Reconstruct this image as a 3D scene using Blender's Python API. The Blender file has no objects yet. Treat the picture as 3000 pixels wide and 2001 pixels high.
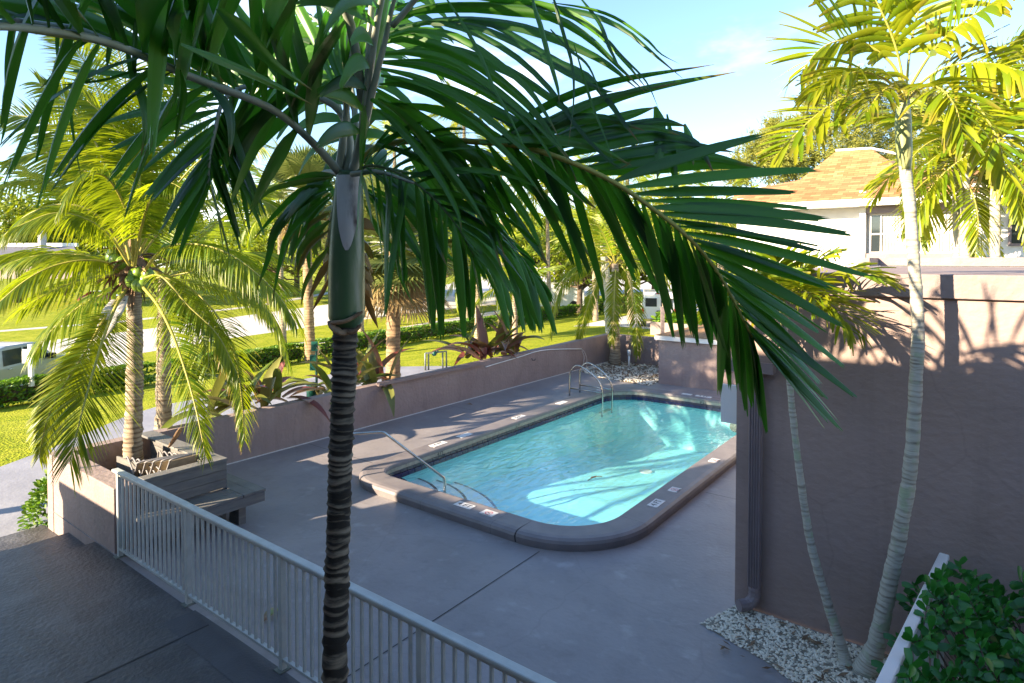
import bpy, math, random
from mathutils import Vector, Matrix, noise
R=random.Random(7)
S=bpy.context.scene
# ---------------------------------------------------------------- camera
F=1826.0; CX=1500.0; HZ=760.0; CAMH=3.6
YAW=math.radians(37.3); PIT=math.radians(1.5)
PPY=HZ+F*math.tan(PIT)
cd=bpy.data.cameras.new('camera'); cam=bpy.data.objects.new('camera',cd); S.collection.objects.link(cam)
cam.location=(0,0,CAMH); cam.rotation_euler=(math.pi/2-PIT,0,YAW)
cd.sensor_width=36; cd.lens=36*F/3000; cd.shift_y=-(1000.5-PPY)/3000
cd.clip_start=.05; cd.clip_end=3000
S.camera=cam
S.render.resolution_x=1024; S.render.resolution_y=683
# ---------------------------------------------------------------- light
SAZ=math.radians(22); SEL=math.radians(20)
sl=bpy.data.lights.new('sun','SUN'); sun=bpy.data.objects.new('sun',sl); S.collection.objects.link(sun)
sl.energy=4.3; sl.angle=math.radians(.5); sl.color=(1,.82,.58)
sdir=Vector((math.sin(SAZ)*math.cos(SEL),math.cos(SAZ)*math.cos(SEL),-math.sin(SEL)))
sun.rotation_euler=sdir.to_track_quat('-Z','Y').to_euler(); sun.location=(-20,-40,30)
w=bpy.data.worlds.new('World'); S.world=w; w.use_nodes=True
wn=w.node_tree; wn.nodes.clear()
def N(nt,t,**k):
    n=nt.nodes.new(t)
    for a,b in k.items(): setattr(n,a,b)
    return n
wo=N(wn,'ShaderNodeOutputWorld'); wb=N(wn,'ShaderNodeBackground'); sk=N(wn,'ShaderNodeTexSky',sky_type='NISHITA')
sk.sun_disc=False; sk.sun_elevation=SEL; sk.sun_rotation=math.radians(202); sk.air_density=1.0; sk.dust_density=.1; sk.ozone_density=3.2
tc=N(wn,'ShaderNodeTexCoord'); mp=N(wn,'ShaderNodeMapping'); mp.inputs['Scale'].default_value=(1,1,2.6)
no=N(wn,'ShaderNodeTexNoise'); no.inputs['Scale'].default_value=3.2; no.inputs['Detail'].default_value=9; no.inputs['Roughness'].default_value=.58
rp=N(wn,'ShaderNodeMapRange'); rp.inputs['From Min'].default_value=.5; rp.inputs['From Max'].default_value=.68; rp.interpolation_type='SMOOTHSTEP'
sx=N(wn,'ShaderNodeSeparateXYZ'); fz=N(wn,'ShaderNodeMapRange'); fz.inputs['From Min'].default_value=.5; fz.inputs['From Max'].default_value=.05
fx=N(wn,'ShaderNodeMapRange'); fx.inputs['From Min'].default_value=-.1; fx.inputs['From Max'].default_value=-.55
m1=N(wn,'ShaderNodeMath',operation='MULTIPLY'); m2=N(wn,'ShaderNodeMath',operation='MULTIPLY'); m3=N(wn,'ShaderNodeMath',operation='MULTIPLY'); m3.inputs[1].default_value=.85
mx=N(wn,'ShaderNodeMix',data_type='RGBA'); mx.inputs[7].default_value=(9.0,8.8,9.0,1)
L=wn.links.new
L(tc.outputs['Generated'],mp.inputs[0]); L(mp.outputs[0],no.inputs['Vector']); L(no.outputs[0],rp.inputs[0])
L(tc.outputs['Generated'],sx.inputs[0]); L(sx.outputs[2],fz.inputs[0]); L(sx.outputs[0],fx.inputs[0])
L(rp.outputs[0],m1.inputs[0]); L(fz.outputs[0],m1.inputs[1]); L(m1.outputs[0],m2.inputs[0]); L(fx.outputs[0],m2.inputs[1]); L(m2.outputs[0],m3.inputs[0])
sm=N(wn,'ShaderNodeMix',data_type='RGBA',blend_type='MULTIPLY'); sm.inputs[0].default_value=1; sm.inputs[7].default_value=(1.0,.97,.95,1); L(sk.outputs[0],sm.inputs[6]); L(m3.outputs[0],mx.inputs[0]); L(sm.outputs[2],mx.inputs[6]); L(mx.outputs[2],wb.inputs[0]); L(wb.outputs[0],wo.inputs[0])
wb.inputs[1].default_value=.09
S.view_settings.view_transform='Standard'; S.view_settings.look='None'; S.view_settings.gamma=1; S.view_settings.exposure=2.25
S.render.engine='CYCLES'; S.cycles.max_bounces=7; S.cycles.diffuse_bounces=3; S.cycles.transparent_max_bounces=12; S.cycles.transmission_bounces=4
S.cycles.sample_clamp_indirect=6
# ---------------------------------------------------------------- measuring: photograph pixel -> place in the scene
_v=Vector((-math.sin(YAW)*math.cos(PIT),math.cos(YAW)*math.cos(PIT),-math.sin(PIT))); _r=Vector((math.cos(YAW),math.sin(YAW),0)); _u=_r.cross(_v)
CAM=Vector((0,0,CAMH))
def ray(x,y): return _v+_r*((x-CX)/F)-_u*((y-PPY)/F)
def G(x,y,z=0): d=ray(x,y); return CAM+d*((z-CAMH)/d.z)
def D(x,y,dep): return CAM+ray(x*1.27605,y*1.27605)*dep        # x,y in the 2351 px wide view
def YP(x,y,Y): d=ray(x,y); return CAM+d*(Y/d.y)
def XP(x,y,X): d=ray(x,y); return CAM+d*(X/d.x)
# ---------------------------------------------------------------- scene helpers
def tag(o,label=None,cat=None,group=None,kind=None):
    if label: o['label']=label
    if cat: o['category']=cat
    if group: o['group']=group
    if kind: o['kind']=kind
    return o
def thing(name,loc,label,cat,group=None,rz=0):
    o=bpy.data.objects.new(name,None); S.collection.objects.link(o); o.location=loc; o.rotation_euler=(0,0,rz); o.empty_display_size=.2
    return tag(o,label,cat,group)
class MB:
    def __init__(s): s.v=[]; s.f=[]; s.c=[]; s.m=[]; s.mi=0; s.col=(0,0,0,1)
    def add(s,vs,fs,col=None):
        b=len(s.v); s.v+= [tuple(x) for x in vs]; s.f+=[tuple(b+i for i in f) for f in fs]; s.m+=[s.mi]*len(fs)
        s.c+= (col if isinstance(col,list) else [col or s.col]*len(vs))
    def box(s,c,d,rz=0,rot=None):
        c=Vector(c); M=rot or Matrix.Rotation(rz,3,'Z')
        vs=[c+M@Vector((sx_*d[0]/2,sy*d[1]/2,sz*d[2]/2)) for sx_ in(-1,1) for sy in(-1,1) for sz in(-1,1)]
        s.add(vs,[(0,1,3,2),(4,6,7,5),(0,4,5,1),(2,3,7,6),(0,2,6,4),(1,5,7,3)])
    def b2(s,x0,x1,y0,y1,z0,z1): s.box(((x0+x1)/2,(y0+y1)/2,(z0+z1)/2),(abs(x1-x0),abs(y1-y0),abs(z1-z0)))
    def tube(s,pts,r,n=8,cap=True,col=None,sq=1):
        pts=[Vector(p) for p in pts]; k=len(pts); rr=r if isinstance(r,(list,tuple)) else [r]*k
        T0=(pts[1]-pts[0]).normalized(); up=Vector((0,0,1)) if abs(T0.z)<.9 else Vector((1,0,0)); A=(up-T0*up.dot(T0)).normalized()
        vs=[];fs=[]
        for i in range(k):
            T=(pts[min(i+1,k-1)]-pts[max(i-1,0)]).normalized(); A=(A-T*A.dot(T)).normalized(); B=T.cross(A)
            for j in range(n):
                a=2*math.pi*j/n; vs.append(pts[i]+(A*math.cos(a)*sq+B*math.sin(a))*rr[i])
        for i in range(k-1):
            for j in range(n): a=i*n+j;b=i*n+(j+1)%n; fs.append((a,b,b+n,a+n))
        if cap: fs.append(tuple(range(n))[::-1]); fs.append(tuple((k-1)*n+j for j in range(n)))
        s.add(vs,fs,col)
    def prism(s,poly,z0,z1):   # poly: list of (x,y) counter-clockwise
        n=len(poly); vs=[(x,y,z0) for x,y in poly]+[(x,y,z1) for x,y in poly]
        s.add(vs,[tuple(range(n))[::-1],tuple(range(n,2*n))]+[(i,(i+1)%n,n+(i+1)%n,n+i) for i in range(n)])
    def poly(s,pts): s.add(pts,[tuple(range(len(pts)))])
    def ball(s,c,r,n=10,m=7,sc=(1,1,1)):
        c=Vector(c); vs=[c+Vector((0,0,r*sc[2]))]
        for i in range(1,m):
            a=math.pi*i/m
            for j in range(n): b=2*math.pi*j/n; vs.append(c+Vector((r*sc[0]*math.sin(a)*math.cos(b),r*sc[1]*math.sin(a)*math.sin(b),r*sc[2]*math.cos(a))))
        vs.append(c-Vector((0,0,r*sc[2]))); fs=[(0,1+j,1+(j+1)%n) for j in range(n)]
        for i in range(m-2):
            for j in range(n): a=1+i*n+j;b=1+i*n+(j+1)%n; fs.append((a,a+n,b+n,b))
        e=len(vs)-1; fs+=[(e,1+(m-2)*n+(j+1)%n,1+(m-2)*n+j) for j in range(n)]
        s.add(vs,fs)
    def mesh(s,name,mats,smooth=False):
        me=bpy.data.meshes.new(name); me.from_pydata(s.v,[],s.f)
        for m in (mats if isinstance(mats,(list,tuple)) else [mats]): me.materials.append(m)
        me.polygons.foreach_set('material_index',s.m)
        a=me.color_attributes.new('tint','FLOAT_COLOR','POINT'); fl=[]
        for c in s.c: fl.extend(c)
        a.data.foreach_set('color',fl)
        if smooth: me.polygons.foreach_set('use_smooth',[True]*len(s.f))
        me.update(); return me
    def build(s,name,mats,parent=None,smooth=False,bevel=0,**t):
        me=s.mesh(name,mats,smooth); o=bpy.data.objects.new(name,me); S.collection.objects.link(o)
        if parent is not None: attach(o,parent)
        if bevel:
            b=o.modifiers.new('bevel','BEVEL'); b.width=bevel; b.segments=2; b.limit_method='ANGLE'
        if t: tag(o,**t)
        return o
def attach(o,parent,local=False):
    o.parent=parent
    if not local:
        M=Matrix.Identity(4); p=parent; 
        Ms=[]
        while p is not None: Ms.append(Matrix.LocRotScale(p.location,p.rotation_euler,p.scale)@Matrix.Identity(4) if p.parent is None else p.matrix_parent_inverse@Matrix.LocRotScale(p.location,p.rotation_euler,p.scale)); p=p.parent
        for m in reversed(Ms): M=M@m
        o.matrix_parent_inverse=M.inverted()
def copyobj(o,parent=None):
    c=o.copy(); S.collection.objects.link(c)
    if parent is not None: c.parent=parent
    for ch in list(o.children): copyobj(ch,c)
    return c
def cr(pts,n):     # Catmull-Rom resample to n points
    P=[Vector(p) for p in pts]; P=[P[0]*2-P[1]]+P+[P[-1]*2-P[-2]]; k=len(P)-3; out=[]
    for i in range(n):
        t=i/(n-1)*k; a=min(int(t),k-1); t-=a; p0,p1,p2,p3=P[a:a+4]
        out.append(.5*((2*p1)+(p2-p0)*t+(2*p0-5*p1+4*p2-p3)*t*t+(3*p1-p0-3*p2+p3)*t**3))
    return out
# ---------------------------------------------------------------- materials
def mat(name,c1,c2=None,rough=.6,sc=5,bump=0,bsc=40,detail=6,spec=.5,metal=0,coat=0,c3=None,sc3=1.2,stretch=None,lo=.35,hi=.65,bd=.02,lo3=.45,hi3=.75,streak=0):
    m=bpy.data.materials.new(name); m.use_nodes=True; nt=m.node_tree; L=nt.links.new; p=nt.nodes['Principled BSDF']
    p.inputs['Roughness'].default_value=rough; p.inputs['Metallic'].default_value=metal; p.inputs['Specular IOR Level'].default_value=spec; p.inputs['Coat Weight'].default_value=coat
    tc=N(nt,'ShaderNodeTexCoord'); vec=tc.outputs['Object']
    if stretch: mp=N(nt,'ShaderNodeMapping'); mp.inputs['Scale'].default_value=stretch; L(vec,mp.inputs[0]); vec=mp.outputs[0]
    no=N(nt,'ShaderNodeTexNoise'); no.inputs['Scale'].default_value=sc; no.inputs['Detail'].default_value=detail; L(vec,no.inputs['Vector'])
    mr=N(nt,'ShaderNodeMapRange'); mr.inputs['From Min'].default_value=lo; mr.inputs['From Max'].default_value=hi; L(no.outputs[0],mr.inputs[0])
    mx=N(nt,'ShaderNodeMix',data_type='RGBA'); mx.inputs[6].default_value=(*c1,1); mx.inputs[7].default_value=(*(c2 or c1),1); L(mr.outputs[0],mx.inputs[0]); out=mx.outputs[2]
    if c3:
        n3=N(nt,'ShaderNodeTexNoise'); n3.inputs['Scale'].default_value=sc3; n3.inputs['Detail'].default_value=5; L(vec,n3.inputs['Vector'])
        r3=N(nt,'ShaderNodeMapRange'); r3.inputs['From Min'].default_value=lo3; r3.inputs['From Max'].default_value=hi3; L(n3.outputs[0],r3.inputs[0])
        x3=N(nt,'ShaderNodeMix',data_type='RGBA'); L(out,x3.inputs[6]); x3.inputs[7].default_value=(*c3,1); L(r3.outputs[0],x3.inputs[0]); out=x3.outputs[2]
    if streak:
        ms=N(nt,'ShaderNodeMapping'); ms.inputs['Scale'].default_value=(2.6,2.6,.22); L(tc.outputs['Object'],ms.inputs[0]); ns=N(nt,'ShaderNodeTexNoise'); ns.inputs['Scale'].default_value=1.6; ns.inputs['Detail'].default_value=8; ns.inputs['Roughness'].default_value=.7; L(ms.outputs[0],ns.inputs['Vector'])
        rs=N(nt,'ShaderNodeMapRange'); rs.inputs['From Min'].default_value=.5; rs.inputs['From Max'].default_value=.78; rs.inputs['To Max'].default_value=streak; L(ns.outputs[0],rs.inputs[0])
        xs=N(nt,'ShaderNodeMix',data_type='RGBA'); L(out,xs.inputs[6]); xs.inputs[7].default_value=(c1[0]*.45,c1[1]*.45,c1[2]*.45,1); L(rs.outputs[0],xs.inputs[0]); out=xs.outputs[2]
        vo=N(nt,'ShaderNodeTexVoronoi',feature='DISTANCE_TO_EDGE'); vo.inputs['Scale'].default_value=.55; nd=N(nt,'ShaderNodeTexNoise'); nd.inputs['Scale'].default_value=2; nd.inputs['Detail'].default_value=6; mz=N(nt,'ShaderNodeMix',data_type='VECTOR'); mz.inputs[0].default_value=.25; L(tc.outputs['Object'],mz.inputs[4]); L(tc.outputs['Object'],nd.inputs['Vector']); L(nd.outputs[1],mz.inputs[5]); L(mz.outputs[1],vo.inputs['Vector'])
        rc=N(nt,'ShaderNodeMapRange'); rc.inputs['From Min'].default_value=.0; rc.inputs['From Max'].default_value=.006; rc.inputs['To Min'].default_value=.16; rc.inputs['To Max'].default_value=0; L(vo.outputs[0],rc.inputs[0])
        xc=N(nt,'ShaderNodeMix',data_type='RGBA'); L(out,xc.inputs[6]); xc.inputs[7].default_value=(c1[0]*.35,c1[1]*.35,c1[2]*.35,1); L(rc.outputs[0],xc.inputs[0]); out=xc.outputs[2]
    L(out,p.inputs['Base Color'])
    if bump:
        nb=N(nt,'ShaderNodeTexNoise'); nb.inputs['Scale'].default_value=bsc; nb.inputs['Detail'].default_value=6; L(vec,nb.inputs['Vector'])
        b=N(nt,'ShaderNodeBump'); b.inputs['Strength'].default_value=bump; b.inputs['Distance'].default_value=bd; L(nb.outputs[0],b.inputs['Height']); L(b.outputs[0],p.inputs['Normal'])
        m['bumpnode']=b.name
    m['out']=0
    return m
def leafmat(name,cA,cB,trans,dry=(.22,.11,.03),tf=.3,rough=.4,stripe=0,spec=.5):
    m=bpy.data.materials.new(name); m.use_nodes=True; nt=m.node_tree; L=nt.links.new; p=nt.nodes['Principled BSDF']; o=nt.nodes['Material Output']
    at=N(nt,'ShaderNodeVertexColor',layer_name='tint'); sp=N(nt,'ShaderNodeSeparateColor'); L(at.outputs[0],sp.inputs[0])
    mx=N(nt,'ShaderNodeMix',data_type='RGBA'); mx.inputs[6].default_value=(*cA,1); mx.inputs[7].default_value=(*cB,1); L(sp.outputs[0],mx.inputs[0])
    m2=N(nt,'ShaderNodeMix',data_type='RGBA'); L(mx.outputs[2],m2.inputs[6]); m2.inputs[7].default_value=(*dry,1); L(sp.outputs[2],m2.inputs[0])
    mt=N(nt,'ShaderNodeMix',data_type='RGBA'); mt.inputs[6].default_value=(*trans,1); mt.inputs[7].default_value=tuple(min(1,x*2) for x in dry)+(1,); L(sp.outputs[2],mt.inputs[0])
    L(m2.outputs[2],p.inputs['Base Color']); p.inputs['Roughness'].default_value=rough; p.inputs['Specular IOR Level'].default_value=spec
    if stripe:
        # fine veins along the leaflet, from its own cross coordinate stored in green
        mu=N(nt,'ShaderNodeMath',operation='MULTIPLY'); mu.inputs[1].default_value=stripe; L(sp.outputs[1],mu.inputs[0])
        si=N(nt,'ShaderNodeMath',operation='SINE'); L(mu.outputs[0],si.inputs[0])
        b=N(nt,'ShaderNodeBump'); b.inputs['Strength'].default_value=.35; b.inputs['Distance'].default_value=.003; L(si.outputs[0],b.inputs['Height']); L(b.outputs[0],p.inputs['Normal'])
    tr=N(nt,'ShaderNodeBsdfTranslucent'); L(mt.outputs[2],tr.inputs[0]); ms=N(nt,'ShaderNodeMixShader'); ms.inputs[0].default_value=tf
    L(p.outputs[0],ms.inputs[1]); L(tr.outputs[0],ms.inputs[2]); L(ms.outputs[0],o.inputs[0]); return m
M={}
M['stucco']=mat('mauve_stucco',(.30,.225,.21),(.255,.19,.18),rough=.75,sc=2.5,bump=.8,bsc=14,bd=.018,c3=(.33,.26,.24),sc3=.8,streak=.4)
M['stuccow']=mat('wall_stucco',(.335,.24,.21),(.285,.205,.18),rough=.7,sc=1.6,bump=.7,bsc=11,bd=.016,stretch=(1,1,1.3),c3=(.34,.25,.23),sc3=.6,streak=.35)
M['deck']=mat('painted_deck',(.285,.26,.265),(.23,.21,.215),rough=.45,sc=1.1,bump=.35,bsc=18,bd=.01,c3=(.40,.38,.39),sc3=3.2,lo3=.6,hi3=.85,streak=.45)
M['coping']=mat('painted_coping',(.215,.19,.19),(.17,.15,.155),rough=.45,sc=4,bump=.25,bsc=30,bd=.008)
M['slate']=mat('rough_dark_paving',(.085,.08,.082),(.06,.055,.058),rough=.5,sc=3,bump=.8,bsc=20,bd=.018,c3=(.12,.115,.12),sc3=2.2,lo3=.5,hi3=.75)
M['path']=mat('grey_path',(.30,.30,.34),(.24,.24,.28),rough=.7,sc=1.5,bump=.3,bsc=15)
M['lawn']=mat('lawn_grass',(.36,.37,.022),(.13,.19,.01),rough=.95,sc=7,bump=.8,bsc=20,bd=.07,c3=(.36,.36,.035),sc3=1.1,lo=.3,hi=.7,spec=.1)
M['road']=mat('pale_road',(.62,.57,.52),(.52,.48,.45),rough=.9,sc=2,bump=.2,bsc=40)
M['walk']=mat('pale_sidewalk',(.5,.47,.43),(.42,.4,.37),rough=.9,sc=2)
M['white']=mat('white_paint',(.78,.76,.74),(.72,.70,.68),rough=.55,sc=3)
M['rail']=mat('grey_railing_paint',(.47,.49,.47),(.40,.42,.41),rough=.4,sc=9,bump=.1,bsc=60)
M['steel']=mat('stainless_steel',(.55,.54,.5),(.4,.38,.34),rough=.22,sc=8,metal=1)
M['wood']=mat('grey_bench_wood',(.17,.16,.155),(.12,.115,.115),rough=.6,sc=6,bump=.4,bsc=20,stretch=(1,1,8),c3=(.22,.21,.19),sc3=3)
M['tile']=mat('navy_tile',(.012,.014,.06),(.02,.02,.09),rough=.12,sc=20)
M['grout']=mat('waterline_plaster',(.42,.42,.36),(.30,.29,.24),rough=.7,sc=12,bump=.2)
M['black']=mat('black_marking',(.015,.015,.02),rough=.5)
M['signwhite']=mat('marker_white',(.75,.74,.72),(.6,.59,.58),rough=.5,sc=30)
M['red']=mat('red_marking',(.6,.03,.04),rough=.5)
M['trunkdark']=None
M['dirt']=mat('soil',(.07,.045,.03),(.03,.02,.015),rough=.95,sc=12,bump=1)
M['stone']=mat('pale_gravel',(.88,.80,.66),(.62,.55,.44),rough=.85,sc=25)
M['glass']=mat('dark_glass',(.03,.04,.045),rough=.05,spec=.8)
M['rubber']=mat('rubber',(.02,.02,.02),rough=.8)
M['green']=mat('green_enamel',(.0,.07,.055),(.0,.055,.045),rough=.4,sc=6)
M['pipe']=mat('galvanised_pipe',(.22,.24,.22),(.12,.14,.12),rough=.5,metal=.4,sc=20)
M['shingle']=None
M['gutter']=mat('mauve_metal',(.24,.185,.19),(.20,.155,.16),rough=.4,sc=5)
M['sling']=mat('beige_sling',(.45,.38,.28),(.36,.30,.22),rough=.8,sc=14)
M['dried']=mat('dry_husk',(.30,.20,.12),(.12,.065,.035),rough=.9,sc=9,bump=.6,stretch=(1,1,.3))
# leaves
LF={}
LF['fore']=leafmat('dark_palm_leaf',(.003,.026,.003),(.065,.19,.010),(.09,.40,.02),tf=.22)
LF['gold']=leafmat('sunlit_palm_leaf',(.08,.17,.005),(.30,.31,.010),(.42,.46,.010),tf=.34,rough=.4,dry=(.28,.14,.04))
LF['coco']=leafmat('coconut_leaf',(.03,.10,.006),(.25,.29,.012),(.44,.54,.010),tf=.40,rough=.42,dry=(.32,.17,.04))
LF['sabal']=leafmat('sabal_leaf',(.09,.13,.03),(.20,.22,.06),(.22,.28,.05),tf=.25,rough=.5,dry=(.26,.18,.08))
LF['broad']=leafmat('broad_leaf',(.07,.14,.006),(.24,.27,.008),(.34,.40,.01),tf=.3,rough=.5)
LF['clusia']=leafmat('clusia_leaf',(.015,.11,.015),(.045,.22,.03),(.06,.36,.03),tf=.18,rough=.3)
LF['casu']=leafmat('casuarina_leaf',(.17,.20,.035),(.36,.34,.06),(.4,.42,.06),tf=.3,rough=.7)
LF['brom']=leafmat('bromeliad_leaf',(.12,.20,.02),(.20,.045,.05),(.25,.25,.05),tf=.25,rough=.35,dry=(.30,.2,.1))
LF['hedge']=leafmat('hedge_leaf',(.03,.12,.006),(.16,.25,.010),(.2,.4,.012),tf=.25,rough=.5)
M['rachis_d']=mat('dark_rachis',(.24,.26,.19),(.34,.35,.29),rough=.5,sc=9)
M['rachis_g']=mat('green_rachis',(.05,.10,.03),(.09,.13,.05),rough=.5,sc=9)
M['chairtube']=mat('dull_chair_tube',(.27,.25,.26),(.2,.19,.2),rough=.5,sc=8)
M['rachis_y']=mat('yellow_rachis',(.42,.36,.06),(.30,.28,.05),rough=.5,sc=4)
def trunkmat(name,pale,dark,ring,lo=.45,hi=.6,moss=None):
    m=bpy.data.materials.new(name); m.use_nodes=True; nt=m.node_tree; L=nt.links.new; p=nt.nodes['Principled BSDF']; p.inputs['Roughness'].default_value=.85
    tc=N(nt,'ShaderNodeTexCoord'); mp=N(nt,'ShaderNodeMapping'); mp.inputs['Scale'].default_value=(3,3,ring); L(tc.outputs['Object'],mp.inputs[0])
    no=N(nt,'ShaderNodeTexNoise'); no.inputs['Scale'].default_value=1; no.inputs['Detail'].default_value=7; no.inputs['Roughness'].default_value=.65; L(mp.outputs[0],no.inputs['Vector'])
    at=N(nt,'ShaderNodeVertexColor',layer_name='tint'); sp=N(nt,'ShaderNodeSeparateColor'); L(at.outputs[0],sp.inputs[0])
    ad=N(nt,'ShaderNodeMath',operation='MULTIPLY_ADD'); ad.inputs[1].default_value=.24; L(sp.outputs[0],ad.inputs[0]); L(no.outputs[0],ad.inputs[2])
    mr=N(nt,'ShaderNodeMapRange'); mr.inputs['From Min'].default_value=lo; mr.inputs['From Max'].default_value=hi; L(ad.outputs[0],mr.inputs[0])
    mx=N(nt,'ShaderNodeMix',data_type='RGBA'); mx.inputs[6].default_value=(*pale,1); mx.inputs[7].default_value=(*dark,1); L(mr.outputs[0],mx.inputs[0]); out=mx.outputs[2]
    if moss:
        n2=N(nt,'ShaderNodeTexNoise'); n2.inputs['Scale'].default_value=9; L(tc.outputs['Object'],n2.inputs['Vector']); r2=N(nt,'ShaderNodeMapRange'); r2.inputs['From Min'].default_value=.55; r2.inputs['From Max'].default_value=.7; L(n2.outputs[0],r2.inputs[0])
        x2=N(nt,'ShaderNodeMix',data_type='RGBA'); L(out,x2.inputs[6]); x2.inputs[7].default_value=(*moss,1); L(r2.outputs[0],x2.inputs[0]); out=x2.outputs[2]
    L(out,p.inputs['Base Color']); b=N(nt,'ShaderNodeBump'); b.inputs['Strength'].default_value=.7; b.inputs['Distance'].default_value=.015; L(no.outputs[0],b.inputs['Height']); L(b.outputs[0],p.inputs['Normal']); return m
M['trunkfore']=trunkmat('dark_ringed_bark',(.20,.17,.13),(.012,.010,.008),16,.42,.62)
M['trunkwhite']=trunkmat('white_ringed_bark',(.47,.44,.37),(.22,.19,.15),34,.56,.86,moss=(.36,.40,.27))
M['trunkcoco']=trunkmat('coconut_bark',(.38,.31,.22),(.16,.11,.07),24,.5,.78)
M['trunksabal']=trunkmat('sabal_bark',(.36,.24,.13),(.18,.11,.06),9,.5,.75)
M['bark']=mat('brown_bark',(.14,.10,.07),(.07,.05,.035),rough=.9,sc=8,bump=.8)
M['shaft']=mat('green_crownshaft',(.04,.10,.035),(.10,.155,.08),rough=.38,sc=2.5,stretch=(3,3,.6),c3=(.25,.27,.22),sc3=5,lo3=.55,hi3=.8)
M['shafty']=mat('pale_crownshaft',(.22,.26,.08),(.30,.30,.14),rough=.5,sc=3,stretch=(3,3,.6))
M['sheath']=mat('dry_grey_sheath',(.60,.57,.56),(.48,.45,.44),rough=.7,sc=7,stretch=(2,2,.5),c3=(.05,.03,.025),sc3=6,lo3=.58,hi3=.7)
M['coconut']=mat('green_coconut',(.13,.24,.02),(.20,.30,.03),rough=.35,sc=6)
from mathutils.geometry import tessellate_polygon
# ================================================================= THE SETTING
def GZ(x): 
    if x>=-18: return -.44
    if x>=-25: return -.44-.56*(-18-x)/7
    if x>=-28: return -1.0-.25*(-25-x)/3
    return -1.25
def sheet(name,poly,m,off,kind='structure',nx=None):   # poly laid on the yard, cut at the slope breaks
    cuts=[1e9,-18,-25,-28,-1e9]; mb=MB()
    def clip(P,sg,c):
        out=[]
        for i in range(len(P)):
            a=P[i];b=P[(i+1)%len(P)]; da=sg*(a[0]-c); db=sg*(b[0]-c)
            if da>=0: out.append(a)
            if (da>0)!=(db>0) and da!=db: t=da/(da-db); out.append((a[0]+(b[0]-a[0])*t,a[1]+(b[1]-a[1])*t))
        return out
    tris=tessellate_polygon([[Vector((x,y,0)) for x,y in poly]])
    for t in tris:
        for k in range(4):
            P=[poly[i] for i in t]; P=clip(P,-1,cuts[k]) if k else P
            if len(P)>2 and k<3: P=clip(P,1,cuts[k+1])
            if len(P)>2:
                if sum(P[i][0]*P[(i+1)%len(P)][1]-P[(i+1)%len(P)][0]*P[i][1] for i in range(len(P)))<0: P=P[::-1]
                mb.poly([(x,y,GZ(x)+off) for x,y in P])
    return mb.build(name,m,kind=kind)
sheet('ground',[(-400,-60),(-10.98,-60),(-10.98,18),(-10.6,19.7),(-2,19.7),(30,19.7),(400,19.7),(400,800),(-400,800)],M['lawn'],0)
sheet('path',[(-10.98,-20),(-14,-20),(-14.6,1),(-15.2,3.5),(-15.9,4.6),(-17.6,6.7),(-18.15,7.8),(-18.3,10),(-18.5,14.2),(-18.0,15.6),(-16.5,17.0),(-13.8,18.6),(-11,19.4),(-10.98,18),],M['path'],.004)
sheet('road',[(-31.5,-30),(-31,5),(-31.6,9),(-34.2,12.5),(-37,20),(-39,29),(-41,37),(-42,50),(-41,90),(-40,200),(-400,700),(-400,650),(-140,160),(-84,90),(-62,55),(-55,38),(-46,18),(-43.5,9),(-43,-30)],M['road'],.004)
sheet('driveway',[(-26.3,-12),(-26.1,5.5),(-27.6,9.3),(-31,12.8),(-34.5,13.2),(-34.2,12.4),(-31.5,8.9),(-31,5),(-31.4,-12)],M['walk'],.008)
sheet('sidewalk',[(-31.5,20),(-33.2,30),(-36,42),(-38,52),(-36,52),(-34.2,42),(-31.8,30),(-30.2,20)],M['walk'],.004)
sheet('far_sidewalk',[(-52,6),(-53,20),(-60,36),(-78,60),(-80,60),(-61.5,36),(-54.2,20),(-53.2,6)],M['walk'],.004)
sheet('parking_lot',[(-21,34),(-10,33),(6,33),(6,70),(-24,90),(-23,50)],M['road'],.004)
# walkway in front, steps down to the left
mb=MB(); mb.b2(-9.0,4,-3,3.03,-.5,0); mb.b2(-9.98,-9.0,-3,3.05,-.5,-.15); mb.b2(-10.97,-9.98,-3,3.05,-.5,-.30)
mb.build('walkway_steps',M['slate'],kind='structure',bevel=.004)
mb=MB(); mb.b2(-9.0,4,3.0305,3.09,-.3,-.004); mb.b2(-9.0,4,2.99,3.0295,-.3,-.51); mb.build('deck_edge',M['deck'],kind='structure')
mb=MB(); pp=[G(1268+0*1,1000) for _ in ()]
q=lambda u,v:G(u/1.958,1200+v/1.958,.003)
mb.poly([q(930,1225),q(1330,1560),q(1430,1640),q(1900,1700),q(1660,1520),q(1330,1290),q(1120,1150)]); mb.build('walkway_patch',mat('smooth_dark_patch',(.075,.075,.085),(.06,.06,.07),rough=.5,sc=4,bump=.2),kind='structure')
mb=MB()
for y in (1.15,-.4): mb.b2(-9,1,y,y+.02,.001,.004)
mb.b2(-6.05,-6.03,-2.5,3,.001,.004); mb.build('walkway_joints',M['black'],kind='structure')
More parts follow.
